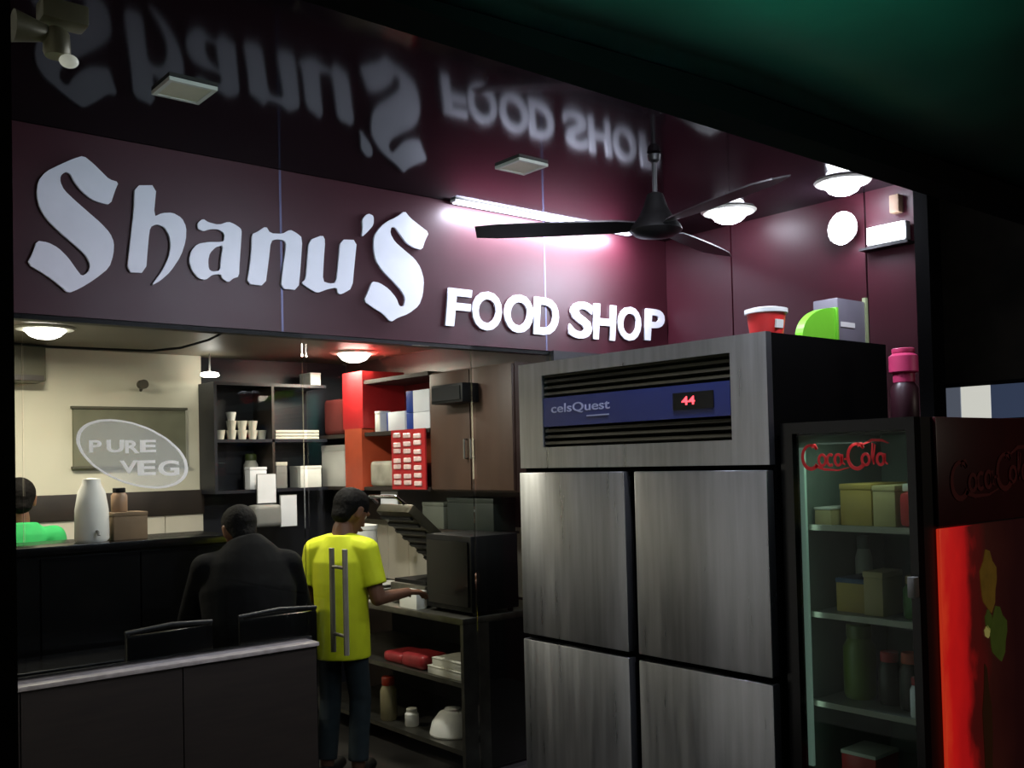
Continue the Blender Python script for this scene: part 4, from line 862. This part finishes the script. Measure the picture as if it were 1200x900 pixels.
for s in (-1, 1):
    mb.caps(B(s * .05, .10, 1.10), SH[s], .06, .058); mb.caps(SH[s], EL[s], .05, .04); mb.caps(EL[s], WR[s], .038, .026); hand(mb, WR[s], f * 0.8 - r * s * 0.3, (0, 0, -1), 0.5, s)
    mb.caps(HP[s], KN[s], .08, .056); mb.caps(KN[s], AN[s], .054, .036); mb.caps(AN[s] + Vector((0, 0, -.035)), AN[s] + f * .14 + Vector((0, 0, -.045)), .034, .028)
P, hr, _, _ = head_parts(mb, B(-.03, .19, 1.285), f - r * 0.3 + Vector((0, 0, -0.4)), (0, 0, 1))
remesh(mb, 'body', M_skin, pb, 0.0075, 2); face_bits(P, pb, None); hair_cap(P, hr, pb)
M_jacket = mat('black_jacket', (7, 7, 9), 0.9, vary=0.3, scale=18, spec=0.15, bump=0.3)
mb = MB(); mb.tube([B(0, 0, .52), B(0, 0, .70), B(0, .0, .85), B(0, .05, 1.0), B(0, .09, 1.12), B(0, .11, 1.20), B(-.01, .13, 1.25)], [(.20, .145), (.205, .145), (.215, .15), (.23, .145), (.21, .125), (.14, .10), (.085, .08)], 22, side=r)
for s in (-1, 1): mb.caps(B(s * .08, .10, 1.13), SH[s], .078, .078, 14); mb.tube([SH[s], SH[s].lerp(EL[s], .5), EL[s], EL[s].lerp(WR[s], .5), EL[s].lerp(WR[s], .92)], [.075, .068, .062, .052, .046], 14)
remesh(mb, 'jacket', M_jacket, pb, 0.009, 12)
mb = MB(); mb.caps(B(0, 0, .56), B(0, .02, .64), (.175, .125), (.165, .12), 18, side=r)
for s in (-1, 1): mb.tube([HP[s], HP[s].lerp(KN[s], .5), KN[s] + Vector((0, 0, .005)), KN[s].lerp(AN[s], .5), AN[s] + Vector((0, 0, .02))], [.092, .082, .072, .06, .056], 14)
remesh(mb, 'trousers', M_jacket, pb, 0.009, 2)

# --- person in green at the left edge of the glass
f = Vector((0.15, 0.99, 0)).normalized(); r = Vector((0.99, -0.15, 0)).normalized(); C = Vector((1.37, 5.87, 0))
pg = thing('person', 'person in a green top half hidden at the left edge of the glass', 'person', (C.x, C.y, 0))
SH = {s: B(s * 0.165, 0.0, 1.24) for s in (-1, 1)}; EL = {s: B(s * 0.205, -0.02, 1.0) for s in (-1, 1)}; WR = {s: B(s * 0.19, 0.10, 0.80) for s in (-1, 1)}
HP = {s: B(s * 0.085, 0, 0.78) for s in (-1, 1)}; KN = {s: B(s * 0.09, 0.02, 0.43) for s in (-1, 1)}; AN = {s: B(s * 0.09, -0.01, 0.08) for s in (-1, 1)}
mb = MB()
mb.caps(B(0, 0, .76), B(0, 0, .95), (.15, .10), (.135, .09), 16, side=r); mb.caps(B(0, 0, .95), B(0, 0, 1.22), (.135, .09), (.15, .09), 16, side=r); mb.caps(B(0, .01, 1.24), B(0, .02, 1.36), .055, .05)
for s in (-1, 1):
    mb.caps(B(s * .05, 0, 1.26), SH[s], .052, .052); mb.caps(SH[s], EL[s], .047, .037); mb.caps(EL[s], WR[s], .036, .025); hand(mb, WR[s], f * .4 + Vector((0, 0, -.9)), -r * s, 0.35, s)
    mb.caps(HP[s], KN[s], .078, .055); mb.caps(KN[s], AN[s], .053, .036); mb.caps(AN[s] + Vector((0, 0, -.035)), AN[s] + f * .14 + Vector((0, 0, -.045)), .034, .028)
P, hr, _, _ = head_parts(mb, B(0, .035, 1.445), f + Vector((0, 0, -.15)), (0, 0, 1))
remesh(mb, 'body', mat('skin_tan', (150, 104, 78), 0.55, vary=0.06), pg, 0.0075, 2); face_bits(P, pg, None); hair_cap(P, hr, pg)
M_green = mat('green_top', (40, 168, 88), 0.8, vary=0.1, scale=20)
mb = MB(); mb.tube([B(0, 0, .70), B(0, 0, .85), B(0, 0, 1.0), B(0, 0, 1.14), B(0, 0, 1.26), B(0, .005, 1.325)], [(.175, .125), (.17, .12), (.16, .11), (.172, .115), (.155, .092), (.085, .07)], 22, side=r)
for s in (-1, 1): mb.caps(B(s * .07, 0, 1.235), SH[s], .06, .066, 14); mb.tube([SH[s], SH[s].lerp(EL[s], .7)], [.067, .062], 14)
remesh(mb, 'top', M_green, pg, 0.009, 3)
mb = MB(); mb.caps(B(0, 0, .76), B(0, 0, .82), (.16, .108), (.155, .105), 18, side=r)
for s in (-1, 1): mb.tube([HP[s] + Vector((0, 0, .03)), KN[s], AN[s]], [.088, .064, .055], 14)
remesh(mb, 'trousers', M_jacket, pg, 0.009, 2)
